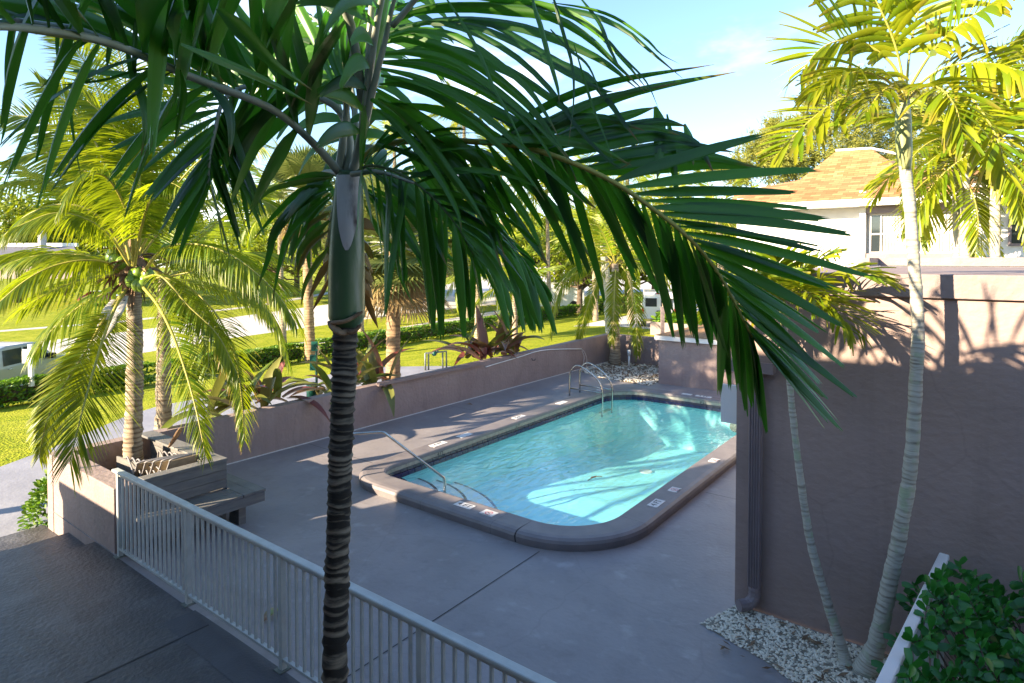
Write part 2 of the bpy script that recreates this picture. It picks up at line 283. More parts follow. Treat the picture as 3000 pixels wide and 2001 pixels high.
# pool outline (inner edge): rounded rectangle
PX0,PX1,PY0,PY1=-7.9,-3.87,6.66,15.1
def rrect(off,seg=10):
    cs=[(PX1,PY0,.85),(PX1,PY1,.6),(PX0,PY1,.9),(PX0,PY0,.42)]; dirs=[(1,-1,-90),(1,1,0),(-1,1,90),(-1,-1,180)]; out=[]
    for (x,y,r),(sx_,sy,a0) in zip(cs,dirs):
        cx_,cy_=x-sx_*r,y-sy*r; rr=r+off
        for i in range(seg+1): a=math.radians(a0+90*i/seg); out.append((cx_+rr*math.cos(a),cy_+rr*math.sin(a)))
    return out
def resamp(off,step):  # evenly spaced points with outward normals along the outline
    P=rrect(0,24); out=[]; tot=0; n=len(P); segs=[]
    for i in range(n):
        a=Vector(P[i]);b=Vector(P[(i+1)%n]); l=(b-a).length
        if l>1e-6: segs.append((tot,l,a,b)); tot+=l
    k=round(tot/step); j=0
    for i in range(k+1):
        s=tot*i/k
        while j<len(segs)-1 and segs[j][0]+segs[j][1]<s: j+=1
        t0,l,a,b=segs[j]; d=(b-a)/l; p=a+d*(s-t0); nrm=Vector((d.y,-d.x)); out.append((p+nrm*off,nrm,d))
    return out
outer=[(-10.56,3.03),(4,3.03),(4,6.52),(-2.04,6.52),(-2.04,19.6),(-10.56,19.6)]
hole=rrect(.05)
tr=tessellate_polygon([[Vector((*p,0)) for p in outer],[Vector((*p,0)) for p in hole]]); allp=outer+hole
mb=MB()
for t in tr:
    P=[allp[i] for i in t]
    a=(P[1][0]-P[0][0])*(P[2][1]-P[0][1])-(P[2][0]-P[0][0])*(P[1][1]-P[0][1])
    if a<0: P=P[::-1]
    mb.poly([(x,y,0) for x,y in P])
mb.build('pool_deck',M['deck'],kind='structure')
mb=MB(); 
def strip(mb,a,b,w,z):
    a=Vector(a);b=Vector(b);d=(b-a).normalized();n=Vector((-d.y,d.x))*w/2; mb.poly([(*(a-n),z),(*(b-n),z),(*(b+n),z),(*(a+n),z)])
strip(mb,(-4.33,3.1),(-4.33,6.24),.012,.004); strip(mb,(-8.35,7.2),(-10.5,7.2),.010,.004); strip(mb,(-8.35,11.2),(-10.5,11.2),.010,.004); strip(mb,(-3.4,9.4),(-2.1,9.4),.010,.004)
mb.build('deck_joints',M['black'],kind='structure')
# ================================================================= SWIMMING POOL
WZ=-.08
pool=thing('swimming_pool',(-5.9,10.9,0),'rectangular swimming pool with rounded corners, grey coping and navy waterline tiles','swimming pool')
def wallring(mb,off0,z0,off1,z1,inward=True):
    A=rrect(off0);B=rrect(off1);n=len(A)
    vs=[(*p,z0) for p in A]+[(*p,z1) for p in B]; mb.add(vs,[((i,n+i,n+(i+1)%n,(i+1)%n) if inward else (i,(i+1)%n,n+(i+1)%n,n+i)) for i in range(n)])
mb=MB(); FL=-.85
wallring(mb,.012,-.10,.012,FL); B=rrect(.012); nb=len(B)
def fz(y): return FL-.35*max(0,min(1,(y-10)/4))
mb=MB(); A=B
vs=[(*p,-.05) for p in A]+[(*p,fz(p[1])) for p in A]; mb.add(vs,[(i,nb+i,nb+(i+1)%nb,(i+1)%nb) for i in range(nb)])
tr=tessellate_polygon([[Vector((*p,0)) for p in A]])
gx=[PX0-.0+i*(PX1-PX0)/8 for i in range(9)]
ys=[PY0-.01,7.5,9,10,11,12,13,14,PY1+.01]
for i in range(8): mb.poly([(PX0-.02,ys[i],fz(ys[i])),(PX1+.02,ys[i],fz(ys[i])),(PX1+.02,ys[i+1],fz(ys[i+1])),(PX0-.02,ys[i+1],fz(ys[i+1]))])
M['plaster']=mat('aqua_pool_plaster',(.36,.86,.86),(.30,.80,.82),rough=.6,sc=1.6,bump=.1)
mb.build('basin',M['plaster'],pool); M['stepw']=mat('pale_step_plaster',(.93,.96,.94),(.88,.93,.92),rough=.6)
mb=MB(); wallring(mb,.01,.10,.012,-.10); mb.build('gutter_band',M['grout'],pool)
# tiles
for nm,z0,z1,pr,m in (('upper_tile_row',.015,-.035,.004,mat('dark_worn_tile',(.035,.03,.05),(.06,.055,.08),rough=.2,sc=9)),('waterline_tile_row',-.038,-.115,.026,M['tile'])):
    mb=MB(); P=resamp(0,.155)
    for (a,na,_),(b,nb_,__) in zip(P[:-1],P[1:]):
        d=(b-a); g=d.normalized()*.003; a2=a+g;b2=b-g
        qv=[a2+na*.02,b2+nb_*.02,b2-nb_*pr,a2-na*pr]
        vs=[(v.x,v.y,z1) for v in qv]+[(v.x,v.y,z0) for v in qv]; mb.add(vs,[(0,1,2,3),(7,6,5,4),(0,4,5,1),(1,5,6,2),(2,6,7,3),(3,7,4,0)])
    mb.build(nm,m,pool)
# coping stones with bullnose profile
prof=[(-.012,.085),(-.015,.13),(-.005,.148),(.02,.155),(.30,.155),(.36,.148),(.40,.125),(.415,.09),(.41,.05),(.40,0.0)]
mb=MB(); P=resamp(0,.1); n=len(P)-1; per=13
for k in range(0,n,per):
    idx=list(range(k,min(k+per,n)+1))
    vs=[];fs=[]
    for q_,i in enumerate(idx):
        p,nr,d=P[i]; e=.0015 if q_==0 else (-.0015 if q_==len(idx)-1 else 0)
        for o_,z in prof: v=p+nr*o_+d*e; vs.append((v.x,v.y,z))
    m_=len(prof)
    for q_ in range(len(idx)-1):
        for j in range(m_-1): a=q_*m_+j; fs.append((a,a+m_,a+m_+1,a+1))
    mb.add(vs,fs)
mb.build('coping',M['coping'],pool)
mb=MB(); wallring(mb,.392,.0,.392,.12,False); A=rrect(.392);B_=rrect(0); nn=len(A)
mb.add([(*p,.12) for p in A]+[(*p,.12) for p in B_],[(i,(i+1)%nn,nn+(i+1)%nn,nn+i) for i in range(nn)]); mb.build('coping_bed',M['black'],pool)
# entry steps, quarter rounds in the near left corner, navy nosing
for i,(r,z) in enumerate(((.62,-.11),(1.12,-.26),(1.62,-.42),(2.15,-.60))):
    mb=MB(); c0=Vector((PX0-.02,PY0-.02)); arc=[(c0.x+r*math.cos(math.radians(90*k/14)),c0.y+r*.92*math.sin(math.radians(90*k/14))) for k in range(15)]
    mb.prism([(c0.x,c0.y)]+arc,-1.1,z)
    s_=mb.build('step',M['stepw'],pool)
    mb=MB(); 
    for k in range(14):
        a=Vector(arc[k]);b=Vector(arc[k+1]); ia=c0+(a-c0)*(1-.045/r); ib=c0+(b-c0)*(1-.045/r); g=(b-a)*.03
        oa=c0+(a-c0)*(1+.004/r);ob=c0+(b-c0)*(1+.004/r)
        vs=[(*(ia+g),z+.004),(*(ib-g),z+.004),(*(ob-g),z+.004),(*(oa+g),z+.004),(*(oa+g),z-.05),(*(ob-g),z-.05)]; mb.add(vs,[(0,3,2,1),(3,4,5,2)])
    mb.build('step_nosing',M['tile'],s_)
for (x,y) in ((-7.1,15.11),):
    pass
mb=MB(); mb.tube([(-4.75,15.1,-.42),(-4.75,15.06,-.42)],.13,16); mb.build('pool_light',M['pipe'],pool)
mb=MB(); mb.b2(-5.75,-4.2,15.12,15.125,-.5,-.3); 
# floor lines / main drain
mb=MB(); mb.tube([(-5.9,12.6,fz(12.6)+.002),(-5.9,12.6,fz(12.6)+.02)],.14,16); mb.build('drain',M['signwhite'],pool)
# water sheet
wm=bpy.data.materials.new('pool_water'); wm.use_nodes=True; nt=wm.node_tree; nt.nodes.clear(); LL=nt.links.new
o_=N(nt,'ShaderNodeOutputMaterial'); t_=N(nt,'ShaderNodeBsdfTransparent'); t_.inputs[0].default_value=(.87,1.0,1.0,1); g_=N(nt,'ShaderNodeBsdfGlossy'); g_.inputs['Roughness'].default_value=.015
f_=N(nt,'ShaderNodeLayerWeight'); f_.inputs[0].default_value=.5; pw=N(nt,'ShaderNodeMath',operation='POWER'); pw.inputs[1].default_value=3.0; LL(f_.outputs['Facing'],pw.inputs[0]); pm=N(nt,'ShaderNodeMath',operation='MULTIPLY_ADD'); pm.inputs[1].default_value=1.0; pm.inputs[2].default_value=.03; LL(pw.outputs[0],pm.inputs[0]); mxs=N(nt,'ShaderNodeMixShader'); tc=N(nt,'ShaderNodeTexCoord')
mp=N(nt,'ShaderNodeMapping'); mp.inputs['Scale'].default_value=(2.2,.9,1); mp.inputs['Rotation'].default_value=(0,0,.65)
n1=N(nt,'ShaderNodeTexNoise'); n1.inputs['Scale'].default_value=3.0; n1.inputs['Detail'].default_value=3; n1.inputs['Distortion'].default_value=.9
bp=N(nt,'ShaderNodeBump'); bp.inputs['Strength'].default_value=.55; bp.inputs['Distance'].default_value=.03
LL(tc.outputs['Object'],mp.inputs[0]); LL(mp.outputs[0],n1.inputs['Vector']); LL(n1.outputs[0],bp.inputs['Height']); LL(bp.outputs[0],g_.inputs['Normal']); LL(bp.outputs[0],f_.inputs['Normal'])
fm=N(nt,'ShaderNodeMath',operation='MULTIPLY'); fm.inputs[1].default_value=1.0; fm.use_clamp=True; LL(pm.outputs[0],fm.inputs[0])
LL(fm.outputs[0],mxs.inputs[0]); LL(t_.outputs[0],mxs.inputs[1]); LL(g_.outputs[0],mxs.inputs[2]); LL(mxs.outputs[0],o_.inputs[0])
mb=MB(); A=rrect(.0); mb.poly([(*p,WZ) for p in A]); mb.build('water',wm,kind='structure')
# depth markers and lettering
def text(s,loc,size,m,parent,rot=(0,0,0),name='lettering',flip=False,ext=.001):
    c=bpy.data.curves.new('t','FONT'); c.body=s; c.size=size; c.align_x='CENTER'; c.align_y='CENTER'; c.extrude=ext
    o=bpy.data.objects.new('t',c); S.collection.objects.link(o); dg=bpy.context.evaluated_depsgraph_get(); me=bpy.data.meshes.new_from_object(o.evaluated_get(dg)); bpy.data.objects.remove(o)
    Rm=rot if isinstance(rot,Matrix) else Matrix.Rotation(rot[2],4,'Z')@Matrix.Rotation(rot[0],4,'X')
    T=Matrix.Translation(loc)@Rm@Matrix.Diagonal((1,-1 if flip else 1,1,1)); me.transform(T)
    me.materials.clear(); me.materials.append(m); b=bpy.data.objects.new(name,me); S.collection.objects.link(b); attach(b,parent); return b
def marker(x,y,rz,s,label,w=.30,h=.15):
    t=thing('depth_marker',(x,y,.156),label,'pool marker','white markers set on the pool coping')
    mb=MB(); mb.box((x,y,.159),(w,h,.006),rz); mb.build('marker_plate',M['signwhite'],t)
    if s=='nodive':
        mb=MB(); n=24; 
        for rr,ww,mm in ((.055,.008,0),):
            vs=[(x+r_*math.cos(2*math.pi*k/n),y+r_*math.sin(2*math.pi*k/n),.1635) for r_ in (rr-ww,rr) for k in range(n)]; mb.add(vs,[(k,(k+1)%n,n+(k+1)%n,n+k)[::-1] for k in range(n)])
        d=Vector((math.cos(rz+.8),math.sin(rz+.8))); strip(mb,Vector((x,y))-d*.05,Vector((x,y))+d*.05,.008,.1645); mb.build('prohibition_ring',M['red'],t)
        mb=MB(); c_=Vector((x,y)); u=Vector((math.cos(rz),math.sin(rz))); v=Vector((-u.y,u.x)); strip(mb,c_-u*.03+v*.015,c_+u*.025-v*.02,.009,.1628); strip(mb,c_+u*.02+v*.02,c_-u*.01-v*.01,.007,.1629); mb.build('diver_figure',M['black'],t)
        text('NO DIVING',(x-.062*(-v.x),y-.062*v.y,.1635) if 0 else (x-v.x*.066,y-v.y*.066,.1635),.028,M['black'],t,(0,0,rz),ext=.0005)
    elif s: text(s,(x,y,.1640),.125,M['black'],t,(0,0,rz),ext=.0006)
m_=G(1344,1489,.156); marker(m_.x,6.47,0,'4 FT','white 4 FT plate on the near end of the pool coping')
m_=G(1412,1514,.156); marker(m_.x,6.47,0,'nodive','white plate with red no diving ring on the near coping',.22,.16)
m_=G(1920,1474,.156); marker(-3.66,m_.y,math.pi/2,'4 FT','white 4 FT plate on the right pool coping nearest the corner')
m_=G(1975,1435,.156); marker(-3.66,m_.y,math.pi/2,'nodive','small no diving plate right after the right side 4 FT plate',.2,.15)
m_=G(2097,1350,.156); marker(-3.66,m_.y,math.pi/2,'nodive','small no diving plate farthest along the right coping',.2,.15)
m_=G(1279,1300,.156); marker(-8.08,m_.y,math.pi/2,'4 FT','sunlit 4 FT plate on the left coping by the steps',.36,.15)
m_=G(1350,1273,.156); marker(-8.08,m_.y,math.pi/2,None,'blank white plate beyond the 4 FT plate on the left coping',.34,.16)
m_=G(1505,1219,.156); marker(-8.08,m_.y,math.pi/2,'5 FT','white plate on the left coping midway to the ladder',.36,.15)
m_=G(1630,1177,.156); marker(-8.08,m_.y,math.pi/2,None,'blank white plate on the left coping just before the ladder',.34,.16)
m_=G(1741,1139,.156); marker(-8.08,m_.y,math.pi/2,'nodive','small plate on the left coping behind the ladder',.24,.15)
m_=G(2015,1154,.156); marker(m_.x,15.3,0,None,'blank white plate on the far coping, left one',.25,.14)
m_=G(2065,1160,.156); marker(m_.x,15.3,0,'6 FT','white plate on the far coping next to the pool corner',.4,.14)
# painted letters on the gutter band
def RotV(nx,ny):  # text standing on a wall whose normal is (nx,ny)
    zc=Vector((nx,ny,0)); yc=Vector((0,0,1)); xc=yc.cross(zc); return Matrix((xc,yc,zc)).transposed().to_4x4()
m_=XP(1289,1319,PX0); text('4 FT',(PX0+.012,m_.y,.052),.085,M['black'],pool,RotV(1,0),'painted_depth')
m_=XP(1516,1236,PX0); text('5 FT',(PX0+.012,m_.y,.052),.085,M['black'],pool,RotV(1,0),'painted_depth')
m_=YP(2061,1180,PY1); text('6 FT',(m_.x,PY1-.012,.045),.095,M['black'],pool,RotV(0,-1),'painted_depth',flip=True)
# ladder
lad=thing('pool_ladder',(-8.1,13.3,0),'stainless steel pool ladder with two arched rails at the far left edge','pool ladder')
ya=G(1668,1159,.0).y; yb=ya+.52
for y in (ya,yb):
    mb=MB(); mb.tube(cr([(-8.72,y,0),(-8.72,y,.35),(-8.70,y,.62),(-8.55,y,.80),(-8.35,y,.80),(-8.0,y,.62),(-7.80,y,.42),(-7.74,y,.2),(-7.74,y,-.1),(-7.75,y,-.42)],40),.021,10); mb.build('side_rail',M['steel'],lad,True)
for x,z in ((-8.72,.17),(-7.76,.14)):
    pass
for y in (ya,yb): mb=MB(); mb.tube([(-8.72,y,.2),(-7.76,y,.2)],.016,8); mb.build('tie_bar',M['steel'],lad,True)
for z in (-.32,): mb=MB(); mb.b2(-7.84,-7.75,ya,yb,z-.015,z+.015); mb.build('tread',M['steel'],lad)
# hand rail at the steps
hr=thing('pool_handrail',(-9,7.6,0),'bent steel handrail leading down into the pool steps','handrail')
a=G(1303,1402,.03); b=G(1122,1265,.86); c=G(1030,1271,.86)
mb=MB(); a0=Vector((a.x,a.y,-.5)); c0=c+(c-b).normalized()*.12; d0=Vector((c0.x,c0.y,0))
pts=[a0,Vector((a.x,a.y,-.02)),a+Vector((0,0,.0))+(b-a)*.02,a+(b-a)*.06,a+(b-a)*.5,b+(a-b)*.06,b+(a-b)*.015,b+(c-b)*.08,c,c+(c0-c)*.5+Vector((0,0,-.02)),c0+Vector((0,0,-.09)),Vector((c0.x,c0.y,.4)),d0]
mb.tube(pts,.022,12); mb.build('rail_tube',M['steel'],hr,True)
mb=MB(); mb.tube([d0+Vector((0,0,.001)),d0+Vector((0,0,.015))],.06,16); mb.build('flange',M['steel'],hr,True)
mb=MB(); p0=G(1735,1400,WZ+.004)
lf=thing('floating_twig',p0,'small dark twig with a leaf floating on the pool water','twig')
mb.tube([p0+Vector((0,-.15,0)),p0+Vector((.02,.05,.01)),p0+Vector((.1,.16,0))],.006,5); mb.build('stem',M['bark'],lf)
mb=MB(); mb.poly([p0+Vector(v) for v in ((-.04,.02,.004),(0,-.05,.004),(.05,.04,.008),(.01,.14,.004))]); mb.build('leaf',M['bark'],lf)
# ================================================================= GARDEN WALL, PLANTER, BENCH
t=thing('garden_wall',(-10.65,11,0),'long mauve stucco wall running along the far side of the pool deck','wall')
mb=MB(); za=.80; zb=.965
vs=[(x,y,z) for x in(-10.78,-10.56) for (y,z) in((3.04,-.5),(3.04,za),(19.85,zb),(19.85,-.5))]; mb.add(vs,[(0,1,2,3),(7,6,5,4),(1,5,6,2),(0,4,5,1),(3,2,6,7),(0,3,7,4)])
wl=mb.build('wall_run',M['stucco'],t)
mb=MB(); mb.b2(-10.558,-7.54,19.62,19.85,-.5,.955); mb.build('return_wall',M['stucco'],t)
mb=MB(); mb.b2(-10.555,-10.53,3.3,19.6,0,.012); mb.build('base_line',M['signwhite'],t)
pl_=thing('planter',(-9.5,3.7,0),'stucco planter corner with low walls holding the nearest coconut palm','planter')
mb=MB(); mb.b2(-10.555,-8.42,3.045,3.30,-.5,.80); mb.build('front_wall',M['stucco'],pl_,bevel=.01)
mb=MB(); mb.b2(-10.555,-8.42,3.305,4.30,.0,.42); mb.build('soil',M['dirt'],pl_)
bn=thing('planter_bench',(-9,4,0),'weathered grey timber bench with boxed backrest wrapping the planter corner','bench')
def planks(mb,x0,x1,y0,y1,z0,z1,n,ax,gap=.006):
    for i in range(n):
        if ax=='z': a=z0+(z1-z0)*i/n; mb.b2(x0,x1,y0,y1,a+gap/2,z0+(z1-z0)*(i+1)/n-gap/2)
        elif ax=='y': a=y0+(y1-y0)*i/n; mb.b2(x0,x1,a+gap/2,y0+(y1-y0)*(i+1)/n-gap/2,z0,z1)
        else: a=x0+(x1-x0)*i/n; mb.b2(a+gap/2,x0+(x1-x0)*(i+1)/n-gap/2,y0,y1,z0,z1)
mb=MB(); planks(mb,-8.30,-8.265,3.32,4.38,.47,.84,3,'z'); mb.build('side_panel',M['wood'],bn)
mb=MB(); planks(mb,-10.54,-8.305,4.345,4.38,.0,.84,5,'z'); mb.build('back_panel',M['wood'],bn)
mb=MB(); mb.b2(-8.42,-8.25,3.32,4.39,.842,.875); mb.build('top_cap',M['wood'],bn,bevel=.004)
mb=MB(); mb.b2(-10.54,-8.425,4.16,4.39,.842,.875); mb.build('top_cap',M['wood'],bn,bevel=.004)
mb=MB(); planks(mb,-8.262,-7.86,3.2,4.39,.41,.445,2,'x'); planks(mb,-10.5,-7.86,4.395,4.72,.41,.445,2,'y'); mb.build('seat',M['wood'],bn)
mb=MB(); mb.b2(-7.90,-7.862,3.2,4.70,.28,.406); mb.b2(-10.5,-7.905,4.665,4.70,.28,.406); mb.build('apron',M['wood'],bn)
mb=MB(); mb.b2(-8.42,-8.28,3.32,4.34,.0,.46); mb.build('base_box',M['wood'],bn)
for y in (3.4,4.4): mb=MB(); mb.b2(-8.25,-8.0,y,y+.1,.0,.40); mb.build('leg',M['wood'],bn)
# stacked patio chairs lying in the planter
def chair_mesh():
    f=MB(); 
    for s in (-.26,.26):
        f.tube(cr([(s,-.30,0),(s,-.30,.42),(s,-.26,.62),(s,-.12,.66),(s,.10,.65),(s,.26,.60),(s,.34,.42),(s,.36,.0)],22),.015,8)
        f.tube([(s*.95,-.20,.40),(s*.95,.22,.36),(s*.95,.42,.95)],.012,7)
    for y,z in ((-.2,.40),(.22,.36)): f.tube([(-.26,y,z),(.26,y,z)],.011,6)
    f.tube(cr([(-.25,.42,.95),(-.2,.45,1.0),(.2,.45,1.0),(.25,.42,.95)],10),.018,8)
    s=MB(); s.box((0,.01,.385),(.47,.42,.012),rot=Matrix.Rotation(-.095,3,'X'))
    b=MB(); b.box((0,.325,.67),(.47,.010,.58),rot=Matrix.Rotation(-.325,3,'X'))
    return f,s,b
f,s,b=chair_mesh(); chm=(f.mesh('chair_frame',M['chairtube'],True),s.mesh('sling_seat',M['sling']),b.mesh('sling_back',M['sling']))
cl=['beige sling patio chair nearest the palm trunk in the planter pile','beige sling patio chair second from the palm trunk in the pile','beige sling patio chair in the middle of the planter pile','beige sling patio chair fourth from the palm trunk in the pile','beige sling patio chair at the bench end of the pile']
for i in range(5):
    t=thing('patio_chair',(-9.72+.17*i,3.92+.01*i,.30+.015*i),cl[i],'chair','patio chairs piled in the planter',rz=math.radians(-92+3*i))
    t.rotation_euler=(math.radians(-18+2*i),0,math.radians(-100+3*i)); t.scale=(.80,.80,.66)
    for nm,me in zip(('frame','sling_seat','sling_back'),chm):
        o=bpy.data.objects.new(nm,me); S.collection.objects.link(o); o.parent=t
t=thing('table_board',(-9.6,3.5,.42),'grey board lying on edge in front of the coconut trunk','board')
mb=MB(); mb.box((-9.75,3.72,.58),(.62,.02,.30),rz=.10); mb.build('panel',M['wood'],t)
mb=MB(); mb.tube([(-9.5,3.62,.5),(-8.9,3.75,.56),(-8.7,3.6,.5)],.013,7); mb.build('loose_tube',M['rail'],t)
t=thing('fallen_husk',(-8.97,3.95,1),'brown dry palm husk leaning on the chair pile','palm husk')
a=YP(495,1310,4.1); b=YP(530,1254,4.1)
mb=MB(); mb.tube(cr([a,a.lerp(b,.5)+Vector((.01,0,.0)),b],6),[.02,.035,.04,.045,.045,.03],7,sq=.35); mb.build('husk',M['dried'],t,True)
# pole, gutter length and hook on the wall
t=thing('telescopic_pole',(-10.5,12,.7),'long white pool pole bowed along the garden wall','pole')
def wp(u,v,x=-10.53): return XP(1200+u/2.612,780+v/2.612,x)
mb=MB(); mb.tube(cr([wp(582,772),wp(650,750),wp(780,712),wp(870,685),wp(960,655),wp(1050,640),wp(1180,634),wp(1315,633)],40),.014,8); mb.build('pole_tube',M['white'],t,True)
t=thing('water_hose',(-10.5,16,.5),'thin pale hose looped down from the end of the pole','hose')
mb=MB(); mb.tube(cr([wp(1315,633),wp(1340,660),wp(1356,710),wp(1350,770),wp(1330,792),wp(1318,780),wp(1330,740),wp(1335,690),wp(1318,645)],40),.007,6); mb.build('hose_tube',M['white'],t,True)
t=thing('wall_hook',wp(940,715),'small dark hook on the garden wall under the pole','hook')
mb=MB(); h=wp(935,705); mb.tube([h,h+Vector((.02,0,-.05)),h+Vector((.08,.05,-.05)),h+Vector((.08,.06,-.01))],.012,6); mb.build('hook_arm',M['black'],t)
t=thing('gutter_length',(-10.5,10,.85),'length of mauve metal gutter resting along the wall top','gutter')
a=XP(1108,1129,-10.5); b=XP(1414,1062,-10.5)
mb=MB(); mid=(a+b)/2; 
mb.b2(-10.55,-10.47,a.y,b.y,mid.z-.035,mid.z-.02); mb.b2(-10.55,-10.535,a.y,b.y,mid.z-.02,mid.z+.03); mb.b2(-10.485,-10.47,a.y,b.y,mid.z-.02,mid.z+.03); mb.b2(-10.525,-10.515,a.y,b.y,mid.z-.02,mid.z+.012); mb.b2(-10.50,-10.495,a.y,b.y,mid.z-.02,mid.z+.012)
mb.build('channel',M['gutter'],t)
# ================================================================= PUMP HOUSE, TALL WALL BUILDING
t=thing('pump_house',(-5,18.5,0),'low mauve pump house with brown shingle roof and white fascia','outbuilding')
mb=MB(); mb.b2(-7.53,-2.3,16.9,20.6,0,1.32); mb.build('wall',M['stucco'],t)
mb=MB(); mb.b2(-7.62,-2.3,16.80,16.86,1.28,1.41); mb.b2(-7.62,-7.56,16.86,20.7,1.28,1.41); mb.build('fascia',M['white'],t)
def shingle(name,c1,c2,c3,ax,sc=3.2):
    m=bpy.data.materials.new(name); m.use_nodes=True; nt=m.node_tree; LL=nt.links.new; p=nt.nodes['Principled BSDF']; p.inputs['Roughness'].default_value=.95
    tc=N(nt,'ShaderNodeTexCoord'); s_=N(nt,'ShaderNodeSeparateXYZ'); c_=N(nt,'ShaderNodeCombineXYZ'); LL(tc.outputs['Object'],s_.inputs[0]); LL(s_.outputs[ax],c_.inputs[0]); LL(s_.outputs[2],c_.inputs[1])
    b=N(nt,'ShaderNodeTexBrick'); b.inputs['Color1'].default_value=(*c1,1); b.inputs['Color2'].default_value=(*c2,1); b.inputs['Mortar'].default_value=(*c3,1); b.inputs['Scale'].default_value=sc; b.inputs['Mortar Size'].default_value=.012; b.inputs['Brick Width'].default_value=1.1; b.inputs['Row Height'].default_value=.28; b.offset=.37; b.squash_frequency=3
    LL(c_.outputs[0],b.inputs[0]); LL(b.outputs[0],p.inputs['Base Color']); bp=N(nt,'ShaderNodeBump'); bp.inputs['Strength'].default_value=.6; bp.inputs['Distance'].default_value=.03; LL(b.outputs[1],bp.inputs['Height']); bp.invert=True; LL(bp.outputs[0],p.inputs['Normal']); return m
M['sh1']=shingle('tan_shingle',(.46,.24,.10),(.27,.12,.042),(.12,.05,.018),0); M['sh2']=shingle('tan_shingle_side',(.30,.19,.11),(.24,.15,.09),(.12,.07,.04),1)
M['woodroof']=mat('brown_roof_boards',(.34,.20,.10),(.24,.13,.06),rough=.8,sc=5,stretch=(14,1,1),bump=.4)
mb=MB(); mb.add([(-7.62,16.78,1.415),(-2.3,16.78,1.415),(-2.3,18.8,1.75),(-5.6,18.8,1.75),(-7.62,20.7,1.415),(-2.3,20.7,1.415)],[(0,1,2,3),(0,3,4),(3,2,5,4)]); mb.build('roof',M['woodroof'],t)
mb=MB(); mb.b2(-5.85,-5.35,16.885,16.897,.55,.95)
for k in range(6): mb.box((-5.6,16.88,.58+.065*k),(.46,.03,.05),rot=Matrix.Rotation(.6,3,'X'))
mb.build('louver_vent',M['gutter'],t)
bd=thing('wall_building',(2,9,0),'tall mauve stucco building with flat capped roof on the right','building')
mb=MB(); mb.b2(-2.05,9,6.55,13.5,-.1,3.26); mb.build('wall',M['stuccow'],bd)
mb=MB(); mb.b2(-2.10,9.05,6.50,13.55,3.263,3.47); mb.build('roof_cap',M['stucco'],bd,bevel=.008)
mb=MB(); mb.b2(-2.13,-1.68,6.44,6.548,2.46,2.475); mb.b2(-2.13,-1.66,6.42,6.44,2.46,2.57); mb.b2(-1.68,-1.66,6.44,6.548,2.46,2.57); mb.build('gutter',M['gutter'],bd)
ds=MB(); xa=-1.84
ds.b2(xa-.062,xa+.062,6.47,6.545,.26,2.46)
for k in range(5): ds.b2(xa-.05+.025*k-.006,xa-.05+.025*k+.006,6.458,6.469,.26,2.46)
dso=ds.build('downspout',M['gutter'],bd,bevel=.004)
mb=MB(); mb.tube(cr([(xa,6.505,.26),(xa,6.50,.15),(xa-.04,6.44,.09),(xa-.11,6.36,.085)],14),[.058+.004*(k%2) for k in range(14)],10); mb.build('elbow',M['gutter'],dso)
mb=MB(); a=YP(2114,1234,6.75); mb.b2(a.x,-2.055,6.72,6.76,a.z,2.25); mb.build('white_board',M['white'],bd)
# white terrace parapet behind it
t=thing('terrace_parapet',(3,14,0),'white terrace wall with brown coping above the mauve building','parapet')
cx_=YP(2581,755,15).x
mb=MB(); mb.b2(cx_,12,15,15.2,0,3.47); mb.b2(cx_-.2,cx_,13.8,15.2,0,3.47); mb.build('wall',M['white'],t)
mb=MB(); mb.b2(cx_-.04,12.1,14.96,15.24,3.473,3.635); mb.b2(cx_-.24,cx_-.04,13.7,15.24,3.473,3.63); mb.build('coping',M['stucco'],t)
# ================================================================= WHITE HOUSE
hs=thing('white_house',(-2,26,0),'white two storey house with tan shingle mansard roof and blinds','house')
HY=24.0
mb=MB(); mb.b2(YP(2165,0,HY).x,9,HY,HY+8,-1,5.9); mb.build('wall',M['white'],hs)
x0=YP(2562,0,HY).x; x1=YP(2816,0,HY).x
mb=MB(); mb.b2(x0-.30,x0-.12,HY-.35,HY-.003,3.0,5.9); mb.b2(x1+.35,x1+.55,HY-.35,HY-.003,3.0,5.9); mb.build('pier',M['white'],hs)
win=MB(); fr=.045
win.b2(x0-.05,x1+.3,HY-.09,HY-.02,5.07,5.12); win.b2(x0-.05,x1+.3,HY-.09,HY-.02,3.80,3.85)
for x in (x0-.03,(x0+x1)/2+.1,x1+.22,x0+.28): win.b2(x,x+fr,HY-.10,HY-.02,3.85,5.07)
win.b2(x0-.05,x1+.3,HY-.095,HY-.02,4.42,4.47)
w1=win.build('window',M['white'],hs)
mb=MB(); mb.b2(x0,x1+.25,HY-.05,HY-.045,3.85,5.07); mb.build('pane',M['glass'],w1)
mb=MB()
for k in range(26):
    x=x0+.36+k*(x1-x0-.1)/26
    if abs(x-(x0+x1)/2-.12)>.04: mb.b2(x,x+.065,HY-.056,HY-.052,3.87,5.06)
mb.build('vertical_blinds',mat('cream_blind',(.72,.66,.55),(.55,.50,.42),rough=.8,sc=9),w1)
mb=MB(); mb.b2(x0-.12,x1+.35,HY-.30,HY-.10,5.125,5.52); mb.build('window_header',M['gutter'],hs)
mb=MB(); mb.b2(x0-.1,x1+.35,HY-.28,HY-.10,3.45,3.795); mb.build('window_sill',M['stucco'],hs)
xw=YP(2968,0,HY).x; mb=MB(); mb.b2(xw,xw+1.3,HY-.08,HY-.02,4.0,4.9); w2=mb.build('window',M['gutter'],hs)
mb=MB(); mb.b2(xw+.08,xw+1.2,HY-.09,HY-.082,4.08,4.82); mb.build('pane',M['glass'],w2)
xp=YP(2880,0,HY).x; mb=MB(); mb.b2(xp,xp+.2,HY-.5,HY-.003,3,5.9); mb.build('pier',M['white'],hs)
